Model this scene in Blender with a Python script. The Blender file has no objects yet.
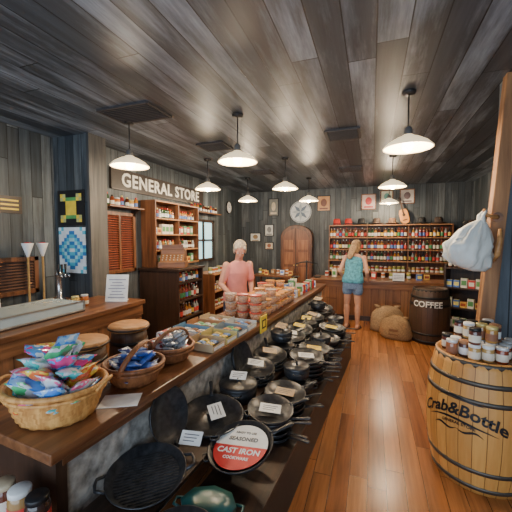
import bpy, math, random
from mathutils import Vector, Matrix, noise, Euler
random.seed(7)
COL=bpy.context.scene.collection
pi=math.pi
R=math.radians
def rnd(a,b): return random.uniform(a,b)

# ------------------------------------------------------------------ materials
_mc={}
def _new(name):
    m=bpy.data.materials.new(name); m.use_nodes=True
    nt=m.node_tree; b=nt.nodes['Principled BSDF']; return m,nt,b
def sock(b,n,v):
    if n in b.inputs: b.inputs[n].default_value=v
def pm(col,rough=.5,metal=0,var=.15,scale=9,bump=0,emit=0,alpha=1,coat=0,name=None):
    k=(tuple(col),rough,metal,var,scale,bump,emit,alpha,coat)
    if k in _mc: return _mc[k]
    m,nt,b=_new(name or 'paint')
    n=nt.nodes; l=nt.links
    tc=n.new('ShaderNodeTexCoord'); nz=n.new('ShaderNodeTexNoise'); nz.inputs['Scale'].default_value=scale; nz.inputs['Detail'].default_value=4
    l.new(tc.outputs['Object'],nz.inputs['Vector'])
    cr=n.new('ShaderNodeValToRGB'); l.new(nz.outputs['Fac'],cr.inputs['Fac'])
    cr.color_ramp.elements[0].position=.3; cr.color_ramp.elements[1].position=.7
    cr.color_ramp.elements[0].color=[c*(1-var) for c in col]+[1]
    cr.color_ramp.elements[1].color=[min(1,c*(1+var)) for c in col]+[1]
    l.new(cr.outputs['Color'],b.inputs['Base Color'])
    sock(b,'Roughness',rough); sock(b,'Metallic',metal); sock(b,'Alpha',alpha); sock(b,'Coat Weight',coat)
    if emit:
        sock(b,'Emission Color',list(col)+[1]); sock(b,'Emission Strength',emit)
    if bump:
        bp=n.new('ShaderNodeBump'); bp.inputs['Strength'].default_value=bump; bp.inputs['Distance'].default_value=.01
        l.new(nz.outputs['Fac'],bp.inputs['Height']); l.new(bp.outputs['Normal'],b.inputs['Normal'])
    _mc[k]=m; return m
def wood(c1,c2,axis=1,scale=1.0,rough=.5,bump=.2,name='wood'):
    k=('w',tuple(c1),tuple(c2),axis,scale,rough)
    if k in _mc: return _mc[k]
    m,nt,b=_new(name); n=nt.nodes; l=nt.links
    tc=n.new('ShaderNodeTexCoord'); mp=n.new('ShaderNodeMapping'); s=[22*scale]*3; s[axis]=1.6*scale
    mp.inputs['Scale'].default_value=s; l.new(tc.outputs['Object'],mp.inputs['Vector'])
    nz=n.new('ShaderNodeTexNoise'); nz.inputs['Scale'].default_value=1; nz.inputs['Detail'].default_value=6; nz.inputs['Distortion'].default_value=.6
    l.new(mp.outputs['Vector'],nz.inputs['Vector'])
    cr=n.new('ShaderNodeValToRGB'); cr.color_ramp.elements[0].position=.32; cr.color_ramp.elements[1].position=.68
    cr.color_ramp.elements[0].color=list(c1)+[1]; cr.color_ramp.elements[1].color=list(c2)+[1]
    l.new(nz.outputs['Fac'],cr.inputs['Fac']); l.new(cr.outputs['Color'],b.inputs['Base Color'])
    bp=n.new('ShaderNodeBump'); bp.inputs['Strength'].default_value=bump; bp.inputs['Distance'].default_value=.004
    l.new(nz.outputs['Fac'],bp.inputs['Height']); l.new(bp.outputs['Normal'],b.inputs['Normal'])
    sock(b,'Roughness',rough); _mc[k]=m; return m
def planks(name,ac,al,width,length,cols,rough=.5,streak=.5,gapw=.04,patch=None,bump=.5,ps=(3.2,.5),plo=.5,phi_=.72,fine=3.2):
    m,nt,b=_new(name); n=nt.nodes; l=nt.links
    def mth(op,a,bb=None,c=None):
        x=n.new('ShaderNodeMath'); x.operation=op
        for i,v in enumerate((a,bb,c)):
            if v is None: continue
            if isinstance(v,(int,float)): x.inputs[i].default_value=v
            else: l.new(v,x.inputs[i])
        return x.outputs[0]
    tc=n.new('ShaderNodeTexCoord'); sp=n.new('ShaderNodeSeparateXYZ'); l.new(tc.outputs['Object'],sp.inputs[0])
    A=mth('DIVIDE',sp.outputs[ac],width); idx=mth('FLOOR',A); fr=mth('FRACT',A)
    w1=n.new('ShaderNodeTexWhiteNoise'); w1.noise_dimensions='1D'; l.new(idx,w1.inputs['W'])
    Bv=mth('ADD',mth('DIVIDE',sp.outputs[al],length),mth('MULTIPLY',w1.outputs['Value'],7.3)); j=mth('FLOOR',Bv); fj=mth('FRACT',Bv)
    w2=n.new('ShaderNodeTexWhiteNoise'); w2.noise_dimensions='2D'; cb=n.new('ShaderNodeCombineXYZ'); l.new(idx,cb.inputs[0]); l.new(j,cb.inputs[1]); l.new(cb.outputs[0],w2.inputs['Vector'])
    cr=n.new('ShaderNodeValToRGB'); e=cr.color_ramp.elements
    e[0].color=list(cols[0])+[1]; e[1].color=list(cols[-1])+[1]
    for i,c in enumerate(cols[1:-1]):
        q=e.new((i+1)/(len(cols)-1)); q.color=list(c)+[1]
    l.new(w2.outputs['Value'],cr.inputs['Fac'])
    mp=n.new('ShaderNodeMapping'); s=[1,1,1]; s[ac]=fine/width; s[al]=1.3; s[3-ac-al]=10; mp.inputs['Scale'].default_value=s
    l.new(tc.outputs['Object'],mp.inputs['Vector'])
    ad=n.new('ShaderNodeVectorMath'); ad.operation='ADD'; l.new(mp.outputs['Vector'],ad.inputs[0])
    sc=n.new('ShaderNodeVectorMath'); sc.operation='SCALE'; l.new(w2.outputs['Color'],sc.inputs[0]); sc.inputs['Scale'].default_value=30
    l.new(sc.outputs[0],ad.inputs[1])
    nz=n.new('ShaderNodeTexNoise'); nz.inputs['Scale'].default_value=1; nz.inputs['Detail'].default_value=6; nz.inputs['Roughness'].default_value=.65; l.new(ad.outputs[0],nz.inputs['Vector'])
    mx=n.new('ShaderNodeMix'); mx.data_type='RGBA'; mx.blend_type='MULTIPLY'; mx.inputs['Factor'].default_value=1
    g=n.new('ShaderNodeValToRGB'); g.color_ramp.elements[0].position=.3; g.color_ramp.elements[1].position=.65
    g.color_ramp.elements[0].color=[1-streak]*3+[1]; g.color_ramp.elements[1].color=(1.0,1.0,1.0,1); l.new(nz.outputs['Fac'],g.inputs['Fac'])
    l.new(cr.outputs['Color'],mx.inputs['A']); l.new(g.outputs['Color'],mx.inputs['B'])
    out=mx.outputs['Result']
    if patch:
        mp2=n.new('ShaderNodeMapping'); s2=[1,1,1]; s2[ac]=ps[0]; s2[al]=ps[1]; mp2.inputs['Scale'].default_value=s2; l.new(tc.outputs['Object'],mp2.inputs['Vector'])
        n2=n.new('ShaderNodeTexNoise'); n2.inputs['Scale'].default_value=1.0; n2.inputs['Detail'].default_value=8; n2.inputs['Roughness'].default_value=.7; l.new(mp2.outputs['Vector'],n2.inputs['Vector'])
        f=mth('MULTIPLY',n2.outputs['Fac'],mth('ADD',mth('MULTIPLY',w2.outputs['Value'],.35),.82)); 
        r2=n.new('ShaderNodeMapRange'); r2.inputs['From Min'].default_value=plo; r2.inputs['From Max'].default_value=phi_; l.new(f,r2.inputs['Value'])
        f2=mth('MULTIPLY',r2.outputs[0],mth('ADD',mth('MULTIPLY',nz.outputs['Fac'],1.3),-.1))
        m3=n.new('ShaderNodeMix'); m3.data_type='RGBA'; l.new(f2,m3.inputs['Factor']); l.new(out,m3.inputs['A']); m3.inputs['B'].default_value=list(patch)+[1]; out=m3.outputs['Result']
    gap=mth('MULTIPLY',mth('GREATER_THAN',fr,gapw),mth('GREATER_THAN',fj,gapw*width/length))
    m2=n.new('ShaderNodeMix'); m2.data_type='RGBA'; l.new(gap,m2.inputs['Factor']); m2.inputs['A'].default_value=[c*.12 for c in cols[0]]+[1]; l.new(out,m2.inputs['B'])
    l.new(m2.outputs['Result'],b.inputs['Base Color']); sock(b,'Roughness',rough)
    h=mth('ADD',mth('MULTIPLY',gap,1.0),mth('MULTIPLY',nz.outputs['Fac'],.35))
    bp=n.new('ShaderNodeBump'); bp.inputs['Strength'].default_value=bump; bp.inputs['Distance'].default_value=.004; l.new(h,bp.inputs['Height']); l.new(bp.outputs['Normal'],b.inputs['Normal'])
    return m
def stave_mat(name,c1,c2,nst=26,rough=.5):
    m,nt,b=_new(name); n=nt.nodes; l=nt.links
    def mth(op,a,bb=None):
        x=n.new('ShaderNodeMath'); x.operation=op
        for i,v in enumerate((a,bb)):
            if v is None: continue
            if isinstance(v,(int,float)): x.inputs[i].default_value=v
            else: l.new(v,x.inputs[i])
        return x.outputs[0]
    tc=n.new('ShaderNodeTexCoord'); sp=n.new('ShaderNodeSeparateXYZ'); l.new(tc.outputs['Object'],sp.inputs[0])
    a=mth('MULTIPLY',mth('ARCTAN2',sp.outputs[1],sp.outputs[0]),nst/(2*pi)); idx=mth('FLOOR',a); fr=mth('FRACT',a)
    w=n.new('ShaderNodeTexWhiteNoise'); w.noise_dimensions='1D'; l.new(idx,w.inputs['W'])
    cb=n.new('ShaderNodeCombineXYZ'); l.new(mth('MULTIPLY',a,3),cb.inputs[0]); l.new(mth('MULTIPLY',sp.outputs[2],3),cb.inputs[2]); l.new(mth('MULTIPLY',w.outputs[0],20),cb.inputs[1])
    nz=n.new('ShaderNodeTexNoise'); nz.inputs['Scale'].default_value=1.5; nz.inputs['Detail'].default_value=5; l.new(cb.outputs[0],nz.inputs['Vector'])
    f=mth('ADD',mth('MULTIPLY',w.outputs[0],.5),mth('MULTIPLY',nz.outputs['Fac'],.55))
    cr=n.new('ShaderNodeValToRGB'); cr.color_ramp.elements[0].color=list(c1)+[1]; cr.color_ramp.elements[1].color=list(c2)+[1]; cr.color_ramp.elements[0].position=.15; cr.color_ramp.elements[1].position=.85
    l.new(f,cr.inputs['Fac'])
    mx=n.new('ShaderNodeMix'); mx.data_type='RGBA'; l.new(mth('GREATER_THAN',fr,.05),mx.inputs['Factor']); mx.inputs['A'].default_value=[c*.3 for c in c1]+[1]; l.new(cr.outputs['Color'],mx.inputs['B'])
    l.new(mx.outputs['Result'],b.inputs['Base Color']); sock(b,'Roughness',rough); return m

# ------------------------------------------------------------------ mesh builder
class B:
    def __init__(s): s.v=[]; s.f=[]; s.m=[]; s.s=[]
    def add(s,vs,fs,m=0,sm=False,M=None):
        o=len(s.v)
        for p in vs:
            p=Vector(p); s.v.append(M@p if M else p)
        for f in fs: s.f.append([i+o for i in f]); s.m.append(m); s.s.append(sm)
        return s
    def box(s,c,d,m=0,M=None):
        x,y,z=[q/2 for q in d]; cx,cy,cz=c
        vs=[(cx+a*x,cy+b*y,cz+e*z) for a in(-1,1) for b in(-1,1) for e in(-1,1)]
        return s.add(vs,[(0,1,3,2),(4,6,7,5),(0,4,5,1),(2,3,7,6),(0,2,6,4),(1,5,7,3)],m,False,M)
    def bb(s,x0,x1,y0,y1,z0,z1,m=0,M=None): return s.box(((x0+x1)/2,(y0+y1)/2,(z0+z1)/2),(x1-x0,y1-y0,z1-z0),m,M)
    def lathe(s,prof,n=20,m=0,M=None,sm=True,fn=None,close=False):
        vs=[];rings=[]
        for j,(r,z) in enumerate(prof):
            if r<1e-6: rings.append([len(vs)]); vs.append((0,0,z))
            else:
                ring=[]
                for i in range(n):
                    rr=fn(r,i,j) if fn else r
                    a=2*pi*i/n; ring.append(len(vs)); vs.append((rr*math.cos(a),rr*math.sin(a),z))
                rings.append(ring)
        fs=[]
        for k in range(len(rings)-1+(1 if close else 0)):
            a,b=rings[k],rings[(k+1)%len(rings)]
            for i in range(n):
                i2=(i+1)%n
                if len(a)==1 and len(b)==1: continue
                if len(a)==1: fs.append((a[0],b[i2],b[i]))
                elif len(b)==1: fs.append((a[i],a[i2],b[0]))
                else: fs.append((a[i],a[i2],b[i2],b[i]))
        return s.add(vs,fs,m,sm,M)
    def cyl(s,c,r,h,n=16,m=0,M=None,r2=None):
        r2=r if r2 is None else r2
        T=Matrix.Translation(c)
        if M: T=M@T
        return s.lathe([(0,0),(r,0),(r,0),(r2,h),(r2,h),(0,h)],n,m,T,False)
    def ell(s,c,r,n=14,k=9,m=0,M=None,fn=None):
        pr=[(math.sin(pi*i/k),-math.cos(pi*i/k)) for i in range(k+1)]
        T=Matrix.Translation(c)@Matrix.Diagonal((r[0],r[1],r[2],1))
        if M: T=M@T
        pr[0]=(0,-1);pr[-1]=(0,1)
        return s.lathe(pr,n,m,T,True,fn)
    def tube(s,pts,r,n=8,m=0,M=None,closed=False,sm=True,cap=True,flat=1.0):
        pts=[Vector(p) for p in pts]; N=len(pts); rr=r if isinstance(r,(list,tuple)) else [r]*N
        vs=[];fs=[];up=None
        for i,p in enumerate(pts):
            if closed: t=pts[(i+1)%N]-pts[i-1]
            else: t=pts[min(i+1,N-1)]-pts[max(i-1,0)]
            t.normalize()
            if up is None:
                up=Vector((0,0,1)) if abs(t.z)<.9 else Vector((1,0,0))
            a=up-t*up.dot(t); a.normalize(); up=a; b=t.cross(a)
            for k in range(n):
                w=2*pi*k/n; vs.append(p+(a*math.cos(w)*flat+b*math.sin(w))*rr[i])
        for i in range(N if closed else N-1):
            i2=(i+1)%N
            for k in range(n):
                k2=(k+1)%n; fs.append((i*n+k,i*n+k2,i2*n+k2,i2*n+k))
        if not closed and cap:
            fs.append(tuple(range(n-1,-1,-1))); fs.append(tuple((N-1)*n+k for k in range(n)))
        return s.add(vs,fs,m,sm,M)
    def loft(s,secs,n=20,m=0,M=None):
        vs=[];fs=[]
        for (c,rx,ry) in secs:
            for k in range(n):
                a=2*pi*k/n; vs.append((c[0]+rx*math.cos(a),c[1]+ry*math.sin(a),c[2]))
        for i in range(len(secs)-1):
            for k in range(n):
                k2=(k+1)%n; fs.append((i*n+k,i*n+k2,(i+1)*n+k2,(i+1)*n+k))
        fs.append(tuple(range(n-1,-1,-1))); fs.append(tuple((len(secs)-1)*n+k for k in range(n)))
        return s.add(vs,fs,m,True,M)
    def prism(s,poly,z0,z1,m=0,M=None):
        n=len(poly); vs=[(x,y,z0) for x,y in poly]+[(x,y,z1) for x,y in poly]
        fs=[tuple(range(n-1,-1,-1)),tuple(range(n,2*n))]+[(i,(i+1)%n,(i+1)%n+n,i+n) for i in range(n)]
        return s.add(vs,fs,m,False,M)
    def torus(s,R_,r,n=28,k=8,m=0,M=None,z=0,ex=1):
        return s.tube([(R_*math.cos(2*pi*i/n)*ex,R_*math.sin(2*pi*i/n),z) for i in range(n)],r,k,m,M,closed=True)
    def mesh(s,name,mats):
        me=bpy.data.meshes.new(name); me.from_pydata([tuple(p) for p in s.v],[],s.f)
        for m in mats: me.materials.append(m)
        me.polygons.foreach_set('material_index',s.m); me.polygons.foreach_set('use_smooth',s.s)
        me.update(); return me
    def obj(s,name,mats,parent=None,loc=(0,0,0),rot=(0,0,0),bevel=0):
        if not isinstance(mats,(list,tuple)): mats=[mats]
        return mobj(name,s.mesh(name,mats),parent,loc,rot,bevel)
def mobj(name,me,parent=None,loc=(0,0,0),rot=(0,0,0),bevel=0):
    o=bpy.data.objects.new(name,me); COL.objects.link(o); o.location=loc; o.rotation_euler=rot
    if parent: o.parent=parent
    if bevel:
        md=o.modifiers.new('bevel','BEVEL'); md.width=bevel; md.segments=2; md.limit_method='ANGLE'
    return o
def empty(name,loc=(0,0,0),rot=(0,0,0)):
    o=bpy.data.objects.new(name,None); o.empty_display_size=.1; COL.objects.link(o); o.location=loc; o.rotation_euler=rot; return o
def tag(o,label,cat,group=None):
    o['label']=label; o['category']=cat
    if group: o['group']=group
    return o
def struct(o): o['kind']='structure'; return o
def dup(root,loc,rot=None,label=None):
    r=root.copy(); COL.objects.link(r); r.location=loc
    if rot is not None: r.rotation_euler=rot
    if label: r['label']=label
    for c in root.children:
        k=c.copy(); COL.objects.link(k); k.parent=r
        for g in c.children:
            q=g.copy(); COL.objects.link(q); q.parent=k
    return r
def put(me,name,label,cat,loc,rot=(0,0,0),group=None):
    return tag(mobj(name,me,None,loc,rot),label,cat,group)
def frame(loc,rz):
    return Matrix.Translation(loc)@Matrix.Rotation(rz,4,'Z')
def tilt(nd,t,z):
    n_=R(nd); ax=Vector((-math.sin(n_),math.cos(n_),0))
    return (Matrix.Rotation(R(t),4,ax)@Matrix.Rotation(R(z),4,'Z')).to_euler()
def textmesh(txt,size,mat,ext=.002,bold=False,spacing=1,shear=0):
    cu=bpy.data.curves.new('t','FONT'); cu.body=txt; cu.size=size; cu.align_x='CENTER'; cu.align_y='CENTER'; cu.extrude=ext; cu.offset=.0 if not bold else size*.025; cu.space_character=spacing; cu.resolution_u=3; cu.shear=shear
    o=bpy.data.objects.new('t',cu); COL.objects.link(o)
    dg=bpy.context.evaluated_depsgraph_get(); me=bpy.data.meshes.new_from_object(o.evaluated_get(dg))
    bpy.data.objects.remove(o); me.materials.clear(); me.materials.append(mat); return me
def remesh(b,vox,name,mats):
    o=b.obj('tmp',mats[0]); md=o.modifiers.new('r','REMESH'); md.mode='VOXEL'; md.voxel_size=vox; md.use_smooth_shade=True
    sm=o.modifiers.new('s','SMOOTH'); sm.iterations=3; sm.factor=.5
    dg=bpy.context.evaluated_depsgraph_get(); me=bpy.data.meshes.new_from_object(o.evaluated_get(dg)); bpy.data.objects.remove(o)
    me.name=name; me.materials.clear()
    for m in mats: me.materials.append(m)
    return me

# ------------------------------------------------------------------ palette
BLACK=pm((.016,.016,.018),.4,.2,name='black_iron'); IRON=pm((.028,.028,.031),.36,.45,.4,30,.15,name='cast_iron')
IRON2=pm((.045,.047,.053),.33,.5,.4,30,.1,name='seasoned_iron')
WHITE=pm((.8,.8,.78),.5,name='white_paper')
RED=pm((.6,.02,.02),.4); YEL=pm((.85,.6,.05),.5)
BROWNW=wood((.09,.032,.012),(.27,.115,.045),1,1,.45,name='brown_wood')
BROWNX=wood((.09,.032,.012),(.27,.115,.045),0,1,.45,name='brown_wood_x')
BROWNZ=wood((.08,.028,.011),(.23,.09,.036),2,1,.45,name='brown_wood_z')
DARKW=wood((.02,.011,.007),(.06,.03,.018),1,1,.4,name='dark_wood')
DARKZ=wood((.02,.011,.007),(.06,.03,.018),2,1,.4,name='dark_wood_z')
TANW=wood((.3,.13,.04),(.5,.25,.09),0,1,.5,name='tan_wood')
SHELFW=wood((.2,.08,.03),(.45,.22,.09),0,1,.5,name='shelf_wood')
WICK=wood((.42,.17,.04),(.75,.4,.12),2,2,.55,name='wicker'); WICKD=wood((.14,.045,.014),(.34,.13,.045),2,2,.55,name='dark_wicker')

# ------------------------------------------------------------------ room
H=3.05
ceilm=planks('ceiling_boards',0,1,.2,3.2,[(.045,.056,.072),(.07,.086,.108),(.055,.062,.074),(.095,.115,.142)],.4,.45,.045,patch=(.4,.48,.58),bump=.6,ps=(3.4,.45),plo=.47,phi_=.68,fine=4.5)
floorm=planks('floor_boards',0,1,.125,1.3,[(.3,.095,.026),(.5,.195,.062),(.38,.135,.04),(.56,.235,.08)],.25,.5,.03,bump=.15)
wallY=planks('wall_boards_side',1,2,.135,3.2,[(.045,.056,.065),(.085,.105,.12),(.06,.07,.078),(.12,.14,.152)],.6,.6,.06,patch=(.2,.23,.25),bump=.6,ps=(3,.6))
wallX=planks('wall_boards_end',0,2,.135,3.2,[(.045,.054,.062),(.08,.097,.11),(.06,.068,.074),(.11,.125,.135)],.6,.6,.06,patch=(.2,.22,.23),bump=.6,ps=(3,.6))
struct(B().bb(-4.2,2.4,-2.2,9.0,-.1,0).obj('floor',floorm))
struct(B().bb(-4.2,2.4,-2.2,9.0,H,H+.1).obj('ceiling',ceilm))
struct(B().bb(-4.15,-4.0,-2.2,3.14,0,H).obj('wall_left',wallY))
struct(B().bb(-4.15,-3.4,3.14,3.4,0,H).obj('wall_pier',wallX))
struct(B().bb(-3.8,-3.65,3.4,8.8,0,H).obj('wall_left_rear',wallY))
struct(B().bb(-3.8,2.35,8.8,8.95,0,H).obj('wall_back',wallX))
struct(B().bb(2.2,2.35,-2.2,8.8,0,H).obj('wall_right',wallY))
struct(B().bb(1.01,2.2,3.26,3.38,0,H).obj('wall_partition',planks('partition_boards',0,2,.22,3.2,[(.07,.09,.11),(.12,.145,.17)],.6,.5,.05,bump=.6)))
struct(B().bb(-3.4,-3.36,3.12,3.4,0,H).obj('trim_1',wood((.045,.045,.045),(.1,.095,.09),2,1,.6)))
b=B(); b.add([(.80,3.15,0),(.91,3.15,0),(.91,3.25,0),(.80,3.25,0),(.99,3.15,H),(1.10,3.15,H),(1.10,3.25,H),(.99,3.25,H)],[(3,2,1,0),(4,5,6,7),(0,1,5,4),(1,2,6,5),(2,3,7,6),(3,0,4,7)])
struct(b.obj('trim_2',wood((.15,.06,.02),(.42,.2,.075),2,.8,.6),bevel=.006))
b=B(); b.bb(-3.65,-3.62,3.5,8.8,0,.12); struct(b.obj('baseboard_left',DARKW))
b=B(); b.bb(-3.62,2.2,8.77,8.8,0,.12); struct(b.obj('baseboard_back',DARKW))

def shutter(name,y0,y1,z0,z1,x,mat,fr):
    b=B(); f=.05
    b.bb(x,x+.05,y0,y0+f,z0,z1,1);b.bb(x,x+.05,y1-f,y1,z0,z1,1);b.bb(x,x+.05,y0,y1,z0,z0+f,1);b.bb(x,x+.05,y0,y1,z1-f,z1,1)
    b.bb(x,x+.04,(y0+y1)/2-.02,(y0+y1)/2+.02,z0,z1,1)
    z=z0+f
    while z<z1-f:
        b.box((x+.02,(y0+y1)/2,z),(.03,y1-y0-.04,.008),0,Matrix.Translation((x+.02,0,z))@Matrix.Rotation(R(35),4,'Y')@Matrix.Translation((-x-.02,0,-z))); z+=.035
    o=b.obj(name,[mat,fr]); return struct(o)
RB=pm((.24,.06,.03),.5,name='shutter_red'); 
shutter('window_1',3.56,4.22,1.2,2.12,-3.648,RB,BROWNZ)
shutter('window_3',1.2,2.85,1.05,1.5,-3.998,pm((.14,.07,.045),.5),BROWNZ)
b=B(); y0,y1,z0,z1=5.95,6.95,1.2,2.15; x=-3.648
b.bb(x,x+.02,y0,y1,z0,z1,0)
for (a,c,d,e) in((y0,y0+.06,z0,z1),(y1-.06,y1,z0,z1),(y0,y1,z0,z0+.06),(y0,y1,z1-.06,z1),((y0+y1)/2-.02,(y0+y1)/2+.02,z0,z1),(y0,y1,1.66,1.7)): b.bb(x+.01,x+.06,a,c,d,e,1)
struct(b.obj('window_2',[pm((.4,.72,.82),.3,0,.5,4,emit=1.4,name='bright_pane'),DARKZ]))

def vent(x,y,w,d):
    b=B(); b.bb(-w/2,w/2,-d/2,d/2,-.012,0,0)
    k=int(d/.04)
    for i in range(k): b.box((0,-d/2+.03+i*(d-.06)/max(1,k-1),-.016),(w-.05,.012,.012),1)
    for sx in(-1,1): b.bb(sx*w/2-.012,sx*w/2+.012,-d/2,d/2,-.02,0,1)
    for sy in(-1,1): b.bb(-w/2,w/2,sy*d/2-.012,sy*d/2+.012,-.02,0,1)
    o=b.obj('ceiling_vent',[BLACK,pm((.05,.045,.045),.5)],None,(x,y,H)); tag(o,'dark slatted vent grille set in the board ceiling','vent','ceiling vents')
vent(-2.38,2.82,.62,.4); vent(-.37,4.27,.4,.4); vent(-2.15,4.2,.4,.35); vent(-2.1,6.15,.4,.35); vent(-.4,6.45,.4,.4)

# ------------------------------------------------------------------ pendant lamps
BULB=pm((1,.84,.58),.5,0,0,emit=30,name='bulb_glow')
lamp0=empty('pendant_lamp',(0,0,H))
B().lathe([(0,-.03),(.05,-.03),(.06,-.012),(.06,0),(0,0)],20).obj('ceiling_rose',BLACK,lamp0)
B().tube([(0,0,-.02),(0,0,-.34)],.007,8).obj('cord',BLACK,lamp0)
B().lathe([(.018,-.31),(.035,-.33),(.04,-.38),(.045,-.41),(.03,-.41)],16).obj('socket',pm((.2,.2,.2),.4,.6),lamp0)
B().lathe([(.042,-.385),(.06,-.40),(.1,-.415),(.17,-.455),(.205,-.49),(.215,-.50),(.212,-.507),(.2,-.497),(.165,-.463),(.098,-.425),(.05,-.405)],32).obj('lamp_shade',pm((.92,.74,.46),.3,0,.03,emit=1.3,name='lamplit_enamel'),lamp0)  # bulb glow on the shade is put in as warm colour and emission
B().ell((0,0,-.475),(.05,.05,.06),14,10).obj('bulb',BULB,lamp0)
tag(lamp0,'white enamel dish pendant lamp on a black cord','lamp','pendant lamps over the shop')
pos=[(-2.62,3.0),(-1.38,3.23),(.29,3.26),(-2.62,4.85),(-1.38,5.24),(.29,5.63),(-2.6,6.65),(-1.33,7.1),(.36,8.2)]
for i,(x,y) in enumerate(pos):
    if i==0: lamp0.location=(x,y,H)
    else: dup(lamp0,(x,y,H))
    ld=bpy.data.lights.new('lamp_light','POINT'); ld.energy=58; ld.color=(1,.8,.56); ld.shadow_soft_size=.05
    lo=bpy.data.objects.new('lamp_light',ld); COL.objects.link(lo); lo.location=(x,y,H-.565)

# ------------------------------------------------------------------ bottle / jar / box library
def bottle_mesh(h,r,glass,lab,cap,kind=0):
    b=B(); n=12
    if kind==0: pr=[(0,0),(r*.9,0),(r,.01),(r,h*.55),(r*.85,h*.65),(r*.36,h*.76),(r*.32,h*.93)]
    elif kind==1: pr=[(0,0),(r*.9,0),(r,.01),(r,h*.72),(r*.8,h*.8),(r*.5,h*.86),(r*.5,h*.92)]
    else: pr=[(0,0),(r*.92,0),(r,.008),(r,h*.74),(r*.93,h*.82),(r*.8,h*.85)]
    b.lathe(pr,n,0)
    b.lathe([(r*1.015,h*.14),(r*1.02,h*.15),(r*1.02,h*.46),(r*1.015,h*.47)],n,1)
    rc=pr[-1][0]*1.15; b.lathe([(rc*.8,h*.9 if kind==0 else h*.84),(rc,h*.91 if kind==0 else h*.85),(rc,h*.99),(rc*.9,h),(0,h)],n,2)
    return b.mesh('bottle',[glass,lab,cap])
GL=[pm(c,.12,name='bottle_glass') for c in [(.08,.02,.01),(.03,.07,.03),(.2,.05,.02),(.4,.17,.03),(.015,.015,.02),(.25,.03,.03),(.35,.38,.35)]]
LB=[pm(c,.6,name='label') for c in [(.7,.66,.55),(.6,.05,.04),(.1,.2,.5),(.75,.5,.08),(.8,.8,.8),(.05,.25,.1)]]
CP=[pm(c,.35,.3,name='cap') for c in [(.02,.02,.02),(.6,.5,.2),(.5,.03,.03),(.7,.7,.7)]]
BOT=[bottle_mesh(rnd(.22,.25),.034,GL[i%7],LB[(i*5+1)%6],CP[i%4],0) for i in range(8)]
SM=[bottle_mesh(rnd(.15,.19),.03,GL[(i*3)%7],LB[(i*2)%6],CP[(i+1)%4],1) for i in range(6)]
JAR=[bottle_mesh(rnd(.12,.14),.042,pm(c,.15,name='jar_contents'),LB[i%2*4],CP[(3,1)[i%2]],2) for i,c in enumerate([(.5,.16,.04),(.6,.36,.08),(.35,.05,.03),(.28,.3,.07)])]
def pack_mesh(w,d,h,c1,c2):
    b=B(); b.bb(-w/2,w/2,-d/2,d/2,0,h,0); b.bb(-w*.4,w*.4,-d/2-.001,-d/2,h*.25,h*.75,1); b.bb(-w*.4,w*.4,d/2,d/2+.001,h*.25,h*.75,1); b.bb(-w*.38,w*.38,-d*.38,d*.38,h,h+.001,1)
    return b.mesh('package',[pm(c1,.45),pm(c2,.5)])
PK=[pack_mesh(.1,.07,rnd(.1,.17),c1,c2) for c1,c2 in [((.6,.05,.04),(.8,.8,.7)),((.08,.18,.5),(.8,.7,.2)),((.75,.7,.6),(.1,.3,.1)),((.75,.45,.1),(.3,.05,.02)),((.1,.3,.15),(.8,.8,.7)),((.3,.14,.06),(.7,.6,.4)),((.8,.8,.82),(.1,.2,.6))]]
def row(meshes,name,label,cat,M,x0,x1,step,y,z,group,jit=.006,rz=0):
    x=x0
    while x<=x1:
        me=random.choice(meshes); p=M@Vector((x,y+rnd(-jit,jit),z+.001))
        put(me,name,label,cat,p,(0,0,rz+M.to_euler().z+rnd(-.1,.1)),group); x+=step

def shelving(name,label,loc,rz,w,d,z0,z1,levels,mat,back=True,cols=0,cat='shelf',sidemat=None):
    e=empty(name,loc,(0,0,rz)); sm=sidemat or mat; t=.025
    B().bb(-w/2,-w/2+t,0,d,z0,z1).obj('side_panel',sm,e); B().bb(w/2-t,w/2,0,d,z0,z1).obj('side_panel',sm,e)
    for i in range(cols): 
        x=-w/2+w*(i+1)/(cols+1); B().bb(x-t/2,x+t/2,.01,d-.02,z0,z1).obj('divider',sm,e)
    for z in levels: B().bb(-w/2+t,w/2-t,0,d-.015,z-t,z).obj('shelf',mat,e)
    if back: B().bb(-w/2+t,w/2-t,d-.015,d,z0,z1).obj('back_panel',sm,e)
    tag(e,label,cat); return frame(loc,rz)

M=shelving('bottle_shelving','long brown wooden shelving filled with bottles against the board wall',(.35,8.42,0),0,2.8,.36,.0,2.06,[.9,1.17,1.45,1.75,2.06],SHELFW,True,2,sidemat=BROWNZ)
for z in(1.17,1.45,1.75):
    for xa,xb in((-1.34,-.50),(-.42,.42),(.50,1.34)):
        row(BOT,'bottle','glass bottle with a paper label on the long shelving','bottle',M,xa,xb,.0755,.07,z,'bottles on the long shelving',.004)
for xa,xb in((-1.34,-.50),(-.42,.42),(.50,1.34)):
    row(JAR,'jar','filled glass preserve jar on the long shelving','jar',M,xa,xb,.1,.1,.9,'jars on the long shelving')
def hat_mesh(col,kind=0):
    b=B(); m=pm(col,.8,0,.2)
    br=.2 if kind==0 else .15
    b.lathe([(0,0),(br*.6,0.0),(br,.035 if kind==0 else .003),(br,.041 if kind==0 else .008),(.12,.01),(.112,.02),(.1,.13),(.08,.165),(.03,.145),(0,.14)],24,0,Matrix.Diagonal((.85,.8,1,1)))
    b.lathe([(.115,.016),(.117,.02),(.111,.045),(.109,.045)],24,1,Matrix.Diagonal((.85,.8,1,1)))
    return b.mesh('hat',[m,BLACK])
HATS=[hat_mesh((.05,.03,.022)),hat_mesh((.016,.016,.018)),hat_mesh((.14,.08,.045)),hat_mesh((.5,.03,.02),1),hat_mesh((.32,.2,.1)),hat_mesh((.09,.045,.025))]
HN=['dark brown','black','light brown','red','tan','brown']
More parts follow.
